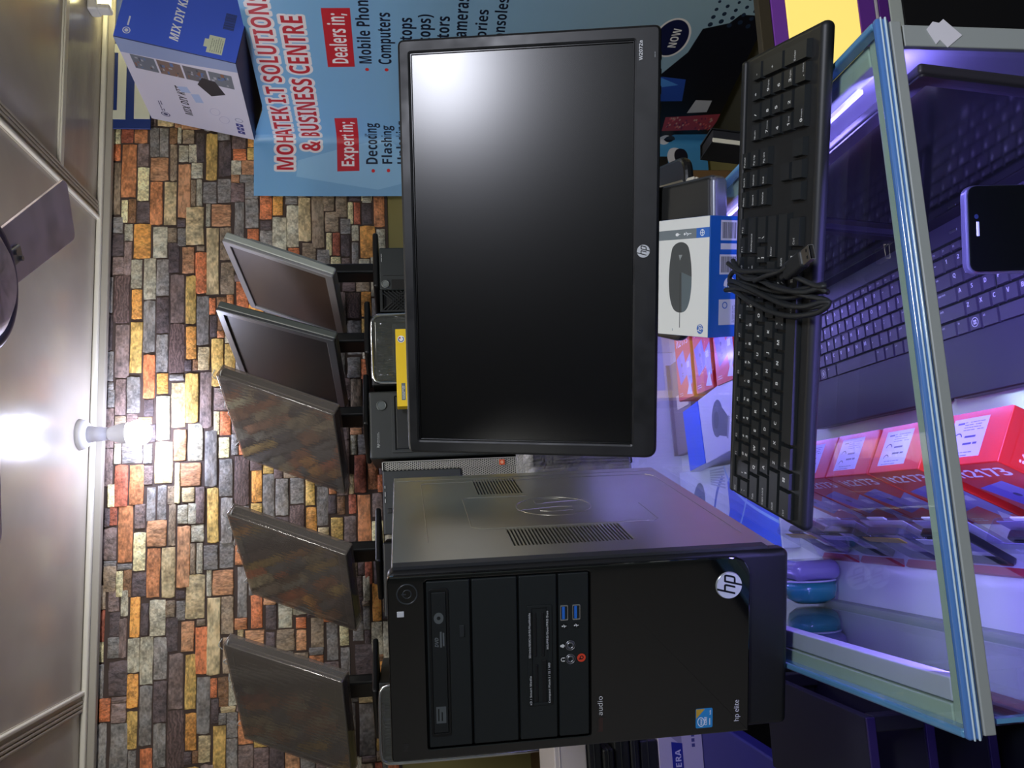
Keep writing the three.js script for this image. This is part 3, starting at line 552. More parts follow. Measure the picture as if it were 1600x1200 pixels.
// ---------- the big screen for sale ----------
{ const t = thing('large_monitor', 'large black widescreen monitor with a dusty frame standing on the glass counter', 'monitor', [0.318, 1.051, -0.962], -0.287);
  const P = [0, 0.1998, 0.0815], W = 0.4766, H = 0.295;
  const p = mesh('back_shell', [rb(W, H, 0.022, 0.009, 0, 0, -0.0135, 3), ext(rrShape(-0.17, -0.1, 0.17, 0.1, 0.04), 0.028, 0.01).translate(0, 0, -0.05)], K.black, t, P, [-0.2994, 0, 0]);
  const dust = srgb(noiseTex(256, (o) => { const v = 0.55 + 0.45 * Math.min(1, o[1] * 0.5 + o[2] * 0.4 + o[4] * 0.3); return [v, v, v]; })), rough = noiseTex(256, (o) => { const v = 0.55 + 0.3 * o[2] + 0.15 * o[4]; return [v, v, v]; });
  mesh('bezel', frameGeo(-0.2222, -0.1185, 0.2222, 0.1325, 0.001, -W / 2, -H / 2, W / 2, H / 2, [0.014, 0.008, 0.008, 0.008], 0.012, 0.003), M(0x16181b, 0.55, { map: dust, roughnessMap: rough }), p, [0, 0, -0.0085]);
  mesh('screen', bx(0.447, 0.253, 0.002), M(0x060708, 0.25, { ior: 1.6 }), p, [0, 0.007, -0.001]);
  mesh('inner_edge', frameGeo(-0.2213, -0.1177, 0.2213, 0.1317, 0.0005, -0.2226, -0.1189, 0.2226, 0.1329, 0.001, 0.003, 0.0002), M(0x08090a, 0.3), p, [0, 0, -0.001]);
  mesh('maker_badge', cyl(0.0072, 0.0072, 0.0012, 32).rotateX(Math.PI / 2), M(0xc9cdd1, 0.3, { metalness: 0.3 }), p, [-0.003, -0.1305, 0.0036]);
  mesh('badge_print', new THREE.CircleGeometry(0.0071, 32), print(0.0144, 0.0144, 16, (g) => logoHP(g, 7.2, 7.2, 7.1, '#d5d9dc', '#14171a')), p, [-0.003, -0.1305, 0.0044]);
  mesh('model_print', new THREE.PlaneGeometry(0.024, 0.007), print(0.024, 0.007, 20, (g, a, b) => { rect(g, '#16181b', 0, 0, a, b); words(g, 'W2072a', 1, 5.4, 5.2, '#d6d9db', { wide: 21 }); }), p, [0.2125, -0.1255, 0.0038]);
  for (let k = 0; k < 4; k++) mesh('button', rb(0.009, 0.0035, 0.004, 0.001), K.charcoal, p, [0.207 - k * 0.018, -0.1465, -0.004]);
  mesh('button_print', new THREE.PlaneGeometry(0.008, 0.0022), print(0.008, 0.0022, 20, (g, a, b) => { rect(g, '#16181b', 0, 0, a, b); scribble(g, '#9a9ea2', 1, 0.8, 6, 1, 1, 0.6); }), p, [0.207, -0.141, 0.0038]);
  mesh('neck', [rb(0.075, 0.17, 0.022, 0.006, 0, 0.09, 0.012), rb(0.1, 0.07, 0.03, 0.008, 0, 0.17, 0.022)], K.blackSatin, t);
  mesh('base', ext(rrShape(-0.11, -0.075, 0.11, 0.085, 0.03), 0.012, 0.004).rotateX(-Math.PI / 2), K.blackSatin, t);
}

// ---------- the tower for sale ----------
{ const t = thing('tower_computer', 'large black tower computer with a glossy front and round silver badge', 'computer', [-0.127, 1.0505, -0.737], -0.252);
  const f = (n, g, m, p = t, pos, rot) => mesh(n, g, m, p, pos, rot), D = 0.398, satin = M(0x17191b, 0.42), bayMat = M(0x1b2021, 0.46);
  f('case', rb(0.162, 0.36, D - 0.022, 0.003, 0, 0.182, -0.022 - (D - 0.022) / 2), K.black);
  for (const s of [-1, 1]) for (const z of [-0.05, -0.35]) f('foot', cyl(0.009, 0.011, 0.006, 14, s * 0.065, 0.003, z), K.rubber);
  { // side panel with pressed outlines and two slotted vents: drawn in (depth, height), then stood up on the flank
    const sp = new THREE.Shape(); sp.moveTo(0.018, 0.008); sp.lineTo(0.394, 0.008); sp.lineTo(0.394, 0.361); sp.lineTo(0.018, 0.361); sp.closePath();
    const cut = (a, b, c, d) => { const h = new THREE.Path(); h.moveTo(a, c); h.lineTo(b, c); h.lineTo(b, d); h.lineTo(a, d); h.closePath(); return h; };
    sp.holes.push(cut(0.277, 0.363, 0.205, 0.261), cut(0.06, 0.12, 0.13, 0.248));
    const place = [0.0815, 0, 0], turn = [0, Math.PI / 2, 0];
    const panelMat = M(0xccc8b6, 0.36, { metalness: 0.95, roughnessMap: noiseTex(128, (o) => { const v = 0.88 + 0.12 * o[3]; return [v, v, v]; }) });
    const side = f('side_panel', ext(sp, 0.0022, 0.0004), panelMat, t, place, turn);
    const ridge = (pts, r = 0.0005) => tube(pts.map(([a, b]) => [a, b, 0.0022]), r, pts.length * 8, 6);
    const outl = (l, closed) => { const g = []; for (let i = 0; i + 1 < l.length; i++) g.push(ridge([l[i], [(l[i][0] + l[i + 1][0]) / 2, (l[i][1] + l[i + 1][1]) / 2], l[i + 1]])); return g; };
    f('pressed_line', [...outl([[0.352, 0.322], [0.352, 0.03], [0.34, 0.022], [0.06, 0.022]]), ...outl([[0.352, 0.322], [0.345, 0.327], [0.085, 0.327]]), ...outl([[0.26, 0.205], [0.262, 0.275], [0.255, 0.281], [0.132, 0.281], [0.124, 0.272], [0.124, 0.09], [0.13, 0.084], [0.2, 0.084]]), ...outl([[0.372, 0.01], [0.372, 0.358]])], panelMat, side);
    f('pressed_badge', [(() => { const g = new THREE.TorusGeometry(0.042, 0.0007, 8, 60); return g; })().translate(0.205, 0.182, 0.002), tube([[0.192, 0.225, 0.002], [0.2, 0.18, 0.0026], [0.199, 0.162, 0.002]], 0.0007, 12, 6), tube([[0.186, 0.2, 0.002], [0.182, 0.19, 0.002], [0.184, 0.164, 0.002]], 0.0007, 12, 6), tube([[0.218, 0.2, 0.002], [0.224, 0.168, 0.0024], [0.228, 0.142, 0.002]], 0.0007, 12, 6), tube([[0.218, 0.2, 0.002], [0.236, 0.198, 0.002], [0.238, 0.172, 0.002], [0.222, 0.168, 0.002]], 0.0007, 20, 6)], panelMat, side);
    const slats = (a, b, c, d, n) => { const g = []; for (let k = 0; k <= n; k++) { const y = c + (d - c) * k / n; g.push(bx(b - a, 0.0017, 0.0016, (a + b) / 2, y, 0.0012)); } return g; };
    f('vent_backing', [bx(0.09, 0.06, 0.001, 0.32, 0.233, -0.006), bx(0.064, 0.122, 0.001, 0.09, 0.189, -0.006)], K.dark, side);
    f('vent_grille', slats(0.277, 0.363, 0.205, 0.261, 15), panelMat, side); f('vent_grille', slats(0.06, 0.12, 0.13, 0.248, 33), panelMat, side);
  }
  f('front_bezel', rb(0.167, 0.364, 0.02, 0.006, 0, 0.183, -0.012, 3), satin);
  f('edge_strip', bx(0.004, 0.34, 0.012, 0.0842, 0.19, -0.014), M(0x303235, 0.5));
  const gl = rrShape(-0.0835, 0.041, 0.081, 0.3655, [0.001, 0.02, 0.004, 0.004]); gl.holes.push(rrShape(-0.0745, 0.1895, 0.0765, 0.3335, 0.003));
  f('gloss_panel', ext(gl, 0.006, 0.0012), K.gloss, t, [0, 0, -0.003]);
  f('drive_bay_floor', bx(0.15, 0.143, 0.004, 0.001, 0.2615, -0.003), K.dark);
  const bay = (n, y0, y1, m = bayMat) => f(n, rb(0.1485, y1 - y0 - 0.0012, 0.005, 0.0012, 0.001, (y0 + y1) / 2, 0.0005), m);
  const od = bay('optical_drive', 0.2945, 0.333);
  f('tray', frameGeo(-0.0605, 0.3155, 0.0665, 0.3285, 0.0015, -0.063, 0.3135, 0.069, 0.3305, 0.003, 0.0012, 0.0003), M(0x0c0e0f, 0.45), od, [0, 0, 0.0028]);
  f('tray_front', rb(0.1255, 0.0125, 0.0016, 0.0006, 0.003, 0.322, 0.0032), M(0x1b1f20, 0.5), od);
  f('eject_button', rb(0.011, 0.0045, 0.0016, 0.0008, 0.03, 0.3025, 0.0034), M(0x2a2e30, 0.4), od);
  f('tray_print', new THREE.PlaneGeometry(0.12, 0.0115), print(0.12, 0.0115, 10, (g, a, b) => { rect(g, '#1a1e1f', 0, 0, a, b); rect(g, '#555b5c', 6, 1.5, 15, 8.5); rect(g, '#1a1e1f', 8, 3, 11, 1.2); rect(g, '#1a1e1f', 8, 6, 8, 1.2); words(g, 'DVD', 74, 5, 4.4, '#6d7374', { italic: true }); rect(g, '#5e6465', 74, 6.2, 14, 1.6); rect(g, '#5e6465', 75, 8.6, 12, 1.4); disc(g, '#595f60', 100, 5.5, 5, 4.2); disc(g, '#1a1e1f', 100, 5.5, 1.6); }), od, [0.003, 0.322, 0.0042]);
  bay('blank_cover', 0.2535, 0.294);
  const cr = bay('card_reader', 0.2185, 0.253);
  f('slot_plate', frameGeo(-0.04, 0.2275, 0.046, 0.2415, 0.001, -0.0425, 0.2235, 0.0485, 0.2455, 0.0016, 0.0012, 0.0003), bayMat, cr, [0, 0, 0.0028]);
  for (const [x, y, w, h] of [[0.022, 0.2385, 0.04, 0.0022], [0.022, 0.2318, 0.04, 0.0026], [-0.022, 0.2375, 0.034, 0.0022], [-0.021, 0.2308, 0.04, 0.0042]]) f('card_slot', rb(w, h, 0.0012, 0.0005, x, y, 0.0032), K.dark, cr);
  for (const [x, y, s, w] of [[0.022, 0.2432, 'SD/mini/MMC/xD/RS/PlusMobile', 0.042], [0.026, 0.2275, 'MS/PRO/Duo/PRO Duo', 0.036], [-0.028, 0.2428, 'xD / Smart Media', 0.028], [-0.022, 0.2262, 'Compact Flash I / II / MD', 0.038]]) f('port_print', new THREE.PlaneGeometry(w, 0.0028), print(w, 0.0028, 22, (g, a, b) => { rect(g, '#121516', 0, 0, a, b); words(g, s, 0.5, 2.1, 2.4, '#c9cdce', { wide: a - 1 }); }), cr, [x, y, 0.0046]);
  const io = bay('port_panel', 0.1898, 0.218);
  for (const y of [0.2126, 0.2017]) { const u = f('usb_port', frameGeo(-0.0058, -0.0025, 0.0058, 0.0025, 0.0006, -0.007, -0.0038, 0.007, 0.0038, 0.0014, 0.0014, 0.0003), K.chrome, io, [0.0402, y, 0.0026]); f('usb_tongue', bx(0.0112, 0.0024, 0.001, 0, 0.0006, 0.0006), M(0x2a6fd0, 0.4), u); }
  for (const x of [0.0101, -0.0023]) f('audio_jack', [new THREE.TorusGeometry(0.0026, 0.0009, 8, 24), new THREE.TorusGeometry(0.0042, 0.0005, 6, 24)], K.metal, io, [x, 0.2072, 0.0034]);
  f('sound_badge', new THREE.CircleGeometry(0.0042, 24), print(0.009, 0.009, 14, (g) => { rect(g, '#121516', 0, 0, 9, 9); disc(g, '#e2482c', 4.5, 4.5, 4.1); g.strokeStyle = '#121516'; g.lineWidth = 0.9; g.beginPath(); g.arc(4.7, 4.7, 1.5, 0, 7); g.stroke(); rect(g, '#121516', 2.8, 1.8, 0.9, 3.4); }), io, [-0.0018, 0.1974, 0.0034]);
  for (const [x, y, k] of [[0.028, 0.2126, 0], [0.028, 0.2017, 0], [0.0101, 0.2142, 1], [-0.0023, 0.2142, 2]]) f('port_icon', new THREE.PlaneGeometry(0.005, 0.005), print(0.005, 0.005, 24, (g) => { rect(g, '#121516', 0, 0, 5, 5); g.strokeStyle = g.fillStyle = '#e3e6e6'; g.lineWidth = 0.6; g.beginPath(); if (k === 0) { g.moveTo(2.5, 4.6); g.lineTo(2.5, 0.8); g.moveTo(2.5, 3.4); g.lineTo(1.1, 2.4); g.moveTo(2.5, 2.8); g.lineTo(3.9, 1.8); g.stroke(); disc(g, '#e3e6e6', 2.5, 0.9, 0.7); } else if (k === 1) { g.ellipse(2.5, 1.9, 0.9, 1.4, 0, 0, 7); g.fill(); g.moveTo(2.5, 3); g.lineTo(2.5, 4.6); g.moveTo(1, 2.2); g.arc(2.5, 2.2, 1.5, 3.1, 0, true); g.stroke(); } else { g.arc(2.5, 2.7, 1.6, 3.1, 6.3); g.stroke(); rect(g, '#e3e6e6', 0.6, 2.6, 1, 1.7); rect(g, '#e3e6e6', 3.4, 2.6, 1, 1.7); } }), io, [x, y, 0.0034]);
  const G = t.children.find((c) => c.name === 'gloss_panel');
  f('power_button', [new THREE.TorusGeometry(0.0085, 0.0007, 6, 36), new THREE.TorusGeometry(0.0036, 0.0005, 6, 24), bx(0.0009, 0.004, 0.0008, 0, 0.003, 0)], M(0x3a3e40, 0.3), G, [0.0655, 0.3485, 0.006]);
  f('indicator', rb(0.005, 0.006, 0.001, 0.0004, 0.0482, 0.3545, 0.006), M(0xd6dadc, 0.4), G);
  f('maker_badge', lathe([[0, 0.002], [0.011, 0.0018], [0.0122, 0.001], [0.0124, 0]], 40).rotateX(Math.PI / 2), M(0xc4cac8, 0.25, { metalness: 0.6 }), G, [0.0555, 0.0616, 0.0058]);
  f('badge_print', new THREE.CircleGeometry(0.0118, 40), print(0.024, 0.024, 14, (g) => logoHP(g, 12, 12, 11.9, '#c9d0cc', '#0d0f12'), { roughness: 0.3 }), G, [0.0555, 0.0616, 0.0081]);
  f('chip_sticker', ext(rrShape(-0.0092, -0.008, 0.0092, 0.008, 0.0016), 0.0004), M(0x2a86bd, 0.3), G, [-0.0676, 0.0838, 0.006]);
  f('sticker_print', new THREE.PlaneGeometry(0.0176, 0.0152), print(0.0176, 0.0152, 24, (g, a, b) => { rect(g, '#2d8cc4', 0, 0, a, b); poly(g, '#c9a236', [[a * 0.5, 0], [a, 0], [a, b * 0.55]]); g.strokeStyle = '#eef3f6'; g.lineWidth = 0.7; g.beginPath(); g.ellipse(5.4, 4.6, 4.2, 3, -0.15, 0, 7); g.stroke(); words(g, 'intel', 2.4, 5.6, 3, '#eef3f6', { wide: 6 }); words(g, 'CORE', 2, 10.6, 3.6, '#eef3f6', { wide: 8 }); words(g, 'inside', 11.6, 13.8, 2, '#eef3f6', { wide: 4.6 }); scribble(g, '#dfe8ee', 2, 12.4, 7, 1, 2, 0.9); }, { roughness: 0.3 }), G, [-0.0676, 0.0838, 0.00645]);
  const txt = (s, x, y, w, h, col) => f('lettering', new THREE.PlaneGeometry(w, h), print(w, h, 22, (g, a, b) => { rect(g, '#050607', 0, 0, a, b); words(g, s, 0.3, b * 0.72, b * 0.82, col, { wide: a - 0.6, bold: false }); }, { roughness: 0.1, clearcoat: 1, clearcoatRoughness: 0.04 }), G, [x, y, 0.0061]);
  txt('audio', -0.0478, 0.1795, 0.019, 0.0072, '#dfe2e2'); txt('beats', -0.0655, 0.1795, 0.014, 0.0072, '#4d1512'); txt('hp elite', -0.0632, 0.0526, 0.0215, 0.0074, '#dfe2e2'); txt('hp', -0.071, 0.3533, 0.008, 0.006, '#26292b');
}
// ---------- keyboard with its coiled cable ----------
{ const W = 0.417, D = 0.1314, t = thing('keyboard', 'black full-size keyboard with its cable coiled over the keys', 'keyboard', [0.17, 1.0515, -0.606]);
  t.rotation.set(0.067, -0.301, 0, 'YXZ');
  const plastic = M(0x15181a, 0.5), keyTop = [], U = 0.01775;
  const row = (z, h, x, list) => { for (const e of list) { const [s, w = 1, sub = ''] = Array.isArray(e) ? e : [e]; if (s !== null) keyTop.push([x + w * U / 2, z, w * U - 0.0022, h, s, sub]); x += w * U; } };
  const xl = -0.2035;
  row(-0.1135, 0.0105, xl, ['Esc', [null, 1], 'F1', 'F2', 'F3', 'F4', [null, 0.5], 'F5', 'F6', 'F7', 'F8', [null, 0.5], 'F9', 'F10', 'F11', 'F12']);
  row(-0.096, 0.0152, xl, [['`', 1, '~'], ['1', 1, '!'], ['2', 1, '@'], ['3', 1, '#'], ['4', 1, '$'], ['5', 1, '%'], ['6', 1, '^'], ['7', 1, '&'], ['8', 1, '*'], ['9', 1, '('], ['0', 1, ')'], ['-', 1, '_'], ['=', 1, '+'], ['Backspace', 2]]);
  row(-0.078, 0.0152, xl, [['Tab', 1.5], ...'QWERTYUIOP', ['[', 1, '{'], [']', 1, '}'], ['\\', 1.5, '|']]);
  row(-0.06, 0.0152, xl, [['Caps Lock', 1.75], ...'ASDFGHJKL', [';', 1, ':'], ["'", 1, '"'], ['Enter', 2.25]]);
  row(-0.0422, 0.0152, xl, [['Shift', 2.25], ...'ZXCVBNM', [',', 1, '<'], ['.', 1, '>'], ['/', 1, '?'], ['Shift', 2.75]]);
  row(-0.0235, 0.0165, xl, [['Ctrl', 1.5], 'WIN', ['Alt', 1.25], ['', 6.25], ['Alt', 1.25], 'WIN', 'MENU', ['Ctrl', 1.5]]);
  row(-0.1135, 0.0105, 0.0695, ['PrtSc', 'ScrLk', 'Pause']); row(-0.096, 0.0152, 0.0695, ['Insert', 'Home', 'Pg Up']); row(-0.078, 0.0152, 0.0695, ['Delete', 'End', 'Pg Dn']); row(-0.0422, 0.0152, 0.0695 + U, ['\u2191']); row(-0.0235, 0.0165, 0.0695, ['\u2190', '\u2193', '\u2192']);
  row(-0.096, 0.0152, 0.128, ['Num', '/', '*', '-']); row(-0.078, 0.0152, 0.128, [['7', 1, 'Home'], ['8', 1, '\u2191'], ['9', 1, 'PgUp']]); row(-0.06, 0.0152, 0.128, [['4', 1, '\u2190'], '5', ['6', 1, '\u2192']]); row(-0.0422, 0.0152, 0.128, [['1', 1, 'End'], ['2', 1, '\u2193'], ['3', 1, 'PgDn']]); row(-0.0235, 0.0165, 0.128, [['0', 2, 'Insert'], ['.', 1, 'Delete']]);
  keyTop.push([0.128 + 3.5 * U, -0.069, U - 0.0022, 0.0332, '+', ''], [0.128 + 3.5 * U, -0.0325, U - 0.0022, 0.0345, 'Enter', '']);
  const kt = canvasTex(2048, 646, (g) => { const k = 2048 / 417; g.scale(k, k); rect(g, '#1d2123', 0, 0, 417, 132);
    for (const [x, z, w, h, s, sub] of keyTop) { const cx = x * 1000 + 208.5 - w * 500, cy = z * 1000 + 131.4 - h * 500; const c = '#dfe2e0';
      if (s === 'WIN') { for (const [a, b] of [[0, 0], [2.1, 0], [0, 2.1], [2.1, 2.1]]) rect(g, c, cx + 5.6 + a, cy + 5 + b, 1.8, 1.8); } else if (s === 'MENU') { g.strokeStyle = c; g.lineWidth = 0.6; g.strokeRect(cx + 5.5, cy + 4.5, 4.4, 5); rect(g, c, cx + 6.4, cy + 6, 2.6, 0.6); rect(g, c, cx + 6.4, cy + 7.4, 2.6, 0.6); }
      else if (s.length > 1) words(g, s, cx + 1.6, cy + h * 500 + 1.3, 3.6, c, { bold: false }); else { words(g, s, cx + 4, cy + (sub ? h * 1000 - 2.6 : h * 500 + 1.9), 5.6, c); if (sub) words(g, sub, cx + (sub.length > 1 ? 7.6 : 4), cy + (sub.length > 1 ? h * 1000 - 3 : 5), sub.length > 1 ? 2.6 : 4, c, { bold: sub.length < 2 }); } } });
  const keyMat = M(0xffffff, 0.47, { map: kt });
  mesh('tray', [rb(W, 0.012, D, 0.0055, 0, 0.0062, -D / 2, 3), bx(W * 0.9, 0.002, D * 0.8, 0, 0.0008, -D / 2)], plastic, t);
  mesh('back_ridge', rb(W - 0.006, 0.006, 0.008, 0.003, 0, 0.0125, -D + 0.0055), plastic, t);
  for (const [x, z, w, h] of keyTop) { // dished cap: narrower at the top
    const g = new THREE.BoxGeometry(w, 0.0052, h, 1, 1, 1), p = g.attributes.position, uv = g.attributes.uv; for (let i = 0; i < p.count; i++) { if (p.getY(i) > 0) { p.setX(i, p.getX(i) * (1 - 0.0016 / w)); p.setZ(i, p.getZ(i) * (1 - 0.0016 / h)); } uv.setXY(i, (x + p.getX(i) + W / 2) / W, -(z + p.getZ(i)) / D * (D / 0.1314)); }
    g.computeVertexNormals(); mesh('key', g, keyMat, t, [x, 0.0144, z]); }
  for (const x of [-0.17, 0.17]) mesh('flip_foot', rb(0.03, 0.009, 0.01, 0.002, x, -0.0035, -D + 0.014), plastic, t);
  // the cable: a bundle of long loops across the keys
  const cb = M(0x202325, 0.5), y = 0.02, loops = [];
  const strand = (a, h) => a.map(([x, z], i) => [x, y + (h[i] ?? h[0]), z]);
  const A = strand([[0.0225, -0.118], [0.0132, -0.096], [0.0125, -0.062], [0.0119, -0.0285], [0.0075, -0.0034], [0.001, 0.018]], [0.004, 0.008, 0.006, 0.006, 0.005, 0]);
  const B = strand([[0.0117, -0.124], [0.0059, -0.0864], [0.0049, -0.0546], [-0.0015, -0.0275], [-0.0039, 0.0072], [-0.001, 0.021]], [0, 0.006, 0.01, 0.009, 0.004, -0.002]);
  const C = strand([[0.0025, -0.129], [-0.0027, -0.0829], [-0.0114, -0.0399], [-0.0158, -0.0138], [-0.0154, 0.0091], [-0.0115, 0.0228]], [0, 0.005, 0.006, 0.006, 0.003, -0.003]);
  const E = strand([[-0.0055, -0.126], [-0.0144, -0.0821], [-0.0224, -0.0391], [-0.0238, -0.004], [-0.0184, 0.0214]], [0.001, 0.005, 0.006, 0.004, -0.003]);
  const under = (dx, h) => [[dx + 0.002, y - h, 0.026], [dx + 0.003, y - h * 1.2 - 0.001, 0.022], [dx - 0.004, y + 0.0015, -0.03], [dx + 0.002, y + 0.002, -0.09], [dx + 0.006, y - 0.001, -0.134]];
  loops.push(tube([...A, ...under(-0.001, 0.002), ...B, ...under(-0.006, 0.004), ...C, [-0.012, y - 0.006, 0.028], [-0.017, y + 0.001, 0.006], [-0.011, y + 0.0015, -0.05], [-0.004, y + 0.002, -0.11], [-0.006, y + 0.003, -0.134], ...E, [-0.012, y - 0.006, 0.027], [-0.006, y + 0.0035, 0], [0.004, y + 0.004, -0.06], [0.014, y + 0.004, -0.11], [0.02, y + 0.005, -0.126]], 0.00225, 420, 8));
  loops.push(tube([[0.004, y + 0.012, -0.06], [0.009, y + 0.014, -0.035], [0.013, y + 0.011, -0.018], [0.0165, y + 0.011, -0.008]], 0.0021, 24, 8));
  const cable = mesh('cable', loops, cb, t);
  const plug = mesh('usb_plug', [rb(0.0145, 0.0085, 0.034, 0.003, 0, 0, -0.017), rb(0.008, 0.0055, 0.012, 0.002, 0, 0, -0.038)], cb, t, [0.0235, y + 0.0105, 0.0165], [-0.1, 0.36, 0.05]);
  const shell = mesh('plug_shell', (() => { const s = rrShape(-0.006, -0.00225, 0.006, 0.00225, 0.0006); s.holes.push(rrShape(-0.0055, -0.0018, 0.0055, 0.0018, 0.0004)); return ext(s, 0.0125); })(), M(0xc9c2b2, 0.28, { metalness: 0.95 }), plug, [0, 0, -0.0005]);
  mesh('plug_hole', [-1, 1].map((s) => bx(0.0024, 0.0003, 0.0022, s * 0.0028, 0.0023, 0.008)), K.dark, plug);
  mesh('plug_core', bx(0.0105, 0.0017, 0.011, 0, -0.0008, 0.0055), K.dark, plug);
}

// ---------- mouse carton, laptop, pad behind it ----------
{ const w = 0.121, h = 0.045, d = 0.082, t = thing('mouse_carton', 'white and blue computer mouse carton propped against the large screen', 'box', [0.221, 1.0925, -0.748]); t.rotation.set(0.332, -0.286, 0, 'YXZ');
  mesh('carton_body', rb(w, h, d, 0.0012, 0, -h / 2, -d / 2), M(0x1560b8, 0.4), t);
  mesh('top_print', new THREE.PlaneGeometry(w - 0.0008, d - 0.0008), print(w, d, 9, (g, a, b) => { rect(g, '#e2e6e2', 0, 0, a, b);
    rect(g, '#6e7a80', a - 21, 0, 10, b); rect(g, '#1b66c4', a - 21, b - 20, 10, 20); g.strokeStyle = '#dfe8ee'; g.lineWidth = 0.8; g.beginPath(); g.arc(a - 16, b - 11, 3, 0, 7); g.moveTo(a - 19, b - 11); g.lineTo(a - 13, b - 11); g.moveTo(a - 16, b - 14); g.lineTo(a - 16, b - 8); g.stroke();
    disc(g, '#e9eef0', a - 16, 31, 1.7, 2.8); rect(g, '#e9eef0', a - 16.3, 33, 0.7, 3); g.beginPath(); g.moveTo(a - 16, 43); g.lineTo(a - 16, 54); g.moveTo(a - 16, 50); g.lineTo(a - 18, 47); g.moveTo(a - 16, 48); g.lineTo(a - 14, 45); g.stroke(); disc(g, '#e9eef0', a - 16, 43, 1.3);
    scribble(g, '#b9bfbf', a - 6, 60, 4, 1, 2, 0.8); scribble(g, '#b9bfbf', a - 6, 30, 4, 1, 2, 0.8);
    // picture of the mouse: long rounded body with cable, seen from above
    const my = 37, x0 = 26, x1 = 95; g.save(); g.beginPath(); g.moveTo(x0, my - 9); g.bezierCurveTo(x0 + 8, my - 22, x1 - 22, my - 21, x1 - 4, my - 14); g.bezierCurveTo(x1 + 4, my - 8, x1 + 4, my + 8, x1 - 4, my + 13); g.bezierCurveTo(x1 - 22, my + 21, x0 + 8, my + 21, x0, my + 9); g.bezierCurveTo(x0 - 3, my + 4, x0 - 3, my - 4, x0, my - 9); g.closePath(); g.fillStyle = '#3a4144'; g.fill(); g.clip(); poly(g, '#53636a', [[x0 - 3, my + 3], [x0 + 40, my + 2], [x0 + 34, my + 22], [x0 - 3, my + 22]]); rect(g, '#272c2f', x0 - 3, my - 0.8, 42, 1.6); g.restore();
    g.strokeStyle = '#3a4144'; g.lineWidth = 1.1; g.beginPath(); g.moveTo(x0 - 2, my); g.lineTo(8, my); g.stroke(); poly(g, '#8d9698', [[78, my - 1], [84, my - 3], [84, my + 3]]);
    logoHP(g, 8, b - 12, 5, '#2a62b8', '#e2e6e2'); scribble(g, '#9fb0b8', 4, 18, 3, 10, 3.2, 1.2); scribble(g, '#8aa0b4', 9, 26, 3, 8, 3.4, 1.2); }), t, [0, 0.0006, -d / 2], [-Math.PI / 2, 0, 0]);
  mesh('front_print', new THREE.PlaneGeometry(w - 0.0008, h - 0.0008), print(w, h, 9, (g, a, b) => { rect(g, '#1461be', 0, 0, a, b); rect(g, '#d6dbe2', a - 24, 13, 20, 22); for (let y = 15; y < 33;) { const l = rr(0.3, 1); rect(g, '#3c4048', a - 22, y, 16, l); y += l + rr(0.3, 0.9); } rect(g, '#d6dbe2', a - 33, 13, 6, 22); rect(g, '#d6dbe2', a - 58, 12, 20, 23); for (let y = 14; y < 33;) { const l = rr(0.3, 1); rect(g, '#3c4048', a - 56, y, 16, l); y += l + rr(0.3, 0.9); } logoHP(g, a / 2 - 8, 26, 8, '#e6ebf2', '#1461be'); rect(g, '#c9d2dc', 12, 12, 26, 26); scribble(g, '#8b96a2', 14, 30, 20, 3, 2.2, 0.9); g.strokeStyle = '#2a62b8'; g.lineWidth = 1; g.beginPath(); g.arc(32, 20, 3, 0, 7); g.stroke(); }), t, [0, -h / 2, 0.0004]); }
{ const t = thing('closed_laptop', 'closed black laptop with a thick grey rounded edge leaning beside the mouse carton', 'laptop', [0.268, 1.0515, -0.79]); t.rotation.set(0.42, -0.22, 0.0, 'YXZ');
  mesh('lid', rb(0.14, 0.01, 0.13, 0.004, 0, 0.021, -0.066), M(0x1d1e1c, 0.6), t); mesh('base', rb(0.14, 0.013, 0.13, 0.004, 0, 0.0085, -0.066), K.charcoal, t);
  mesh('front_edge', rb(0.142, 0.021, 0.012, 0.006, 0, 0.0135, -0.0015, 4), M(0x6f737c, 0.32, { metalness: 0.4 }), t); mesh('side_edge', rb(0.008, 0.021, 0.13, 0.004, 0.0685, 0.0135, -0.064), M(0x3c3f42, 0.4), t);
  mesh('lid_dot', new THREE.CircleGeometry(0.0022, 16).rotateX(-Math.PI / 2), M(0xb0b4b6, 0.4), t, [0.03, 0.0266, -0.085]); }
single('pale_carton', 'pale cream carton edge showing between the large screen and the closed laptop', 'box', [rb(0.1, 0.014, 0.09, 0.002), rb(0.097, 0.004, 0.088, 0.001, 0, 0.0085, 0)], K.cream, [0.335, 1.078, -0.905], [0.35, -0.2, -0.3]);
{ const t = thing('black_book', 'black book standing with its cream pages towards the closed laptop', 'book', [0.43, 0.99, -0.9], 0.1); t.rotation.z = -0.12;
  mesh('cover', [rb(0.002, 0.06, 0.04, 0.0006, 0.0115, 0, 0), rb(0.02, 0.06, 0.002, 0.0006, 0.002, 0, -0.019), rb(0.002, 0.06, 0.04, 0.0006, -0.0075, 0, 0)], M(0x0d0e10, 0.5), t); mesh('page_block', rb(0.017, 0.056, 0.037, 0.001, 0.002, 0, 0), M(0x16161a, 0.7), t); mesh('cream_edge', rb(0.006, 0.057, 0.002, 0.0006, -0.0045, 0, 0.0195), M(0xcfc9b0, 0.7), t); }
single('olive_pouch', 'olive green pouch under the black book at the counter corner', 'pouch', [rb(0.07, 0.05, 0.07, 0.018, 0, 0, 0, 4), rb(0.073, 0.004, 0.073, 0.002, 0, 0.012, 0)], M(0x4a4f36, 0.7), [0.42, 0.934, -0.91], [0, -0.2, 0]);
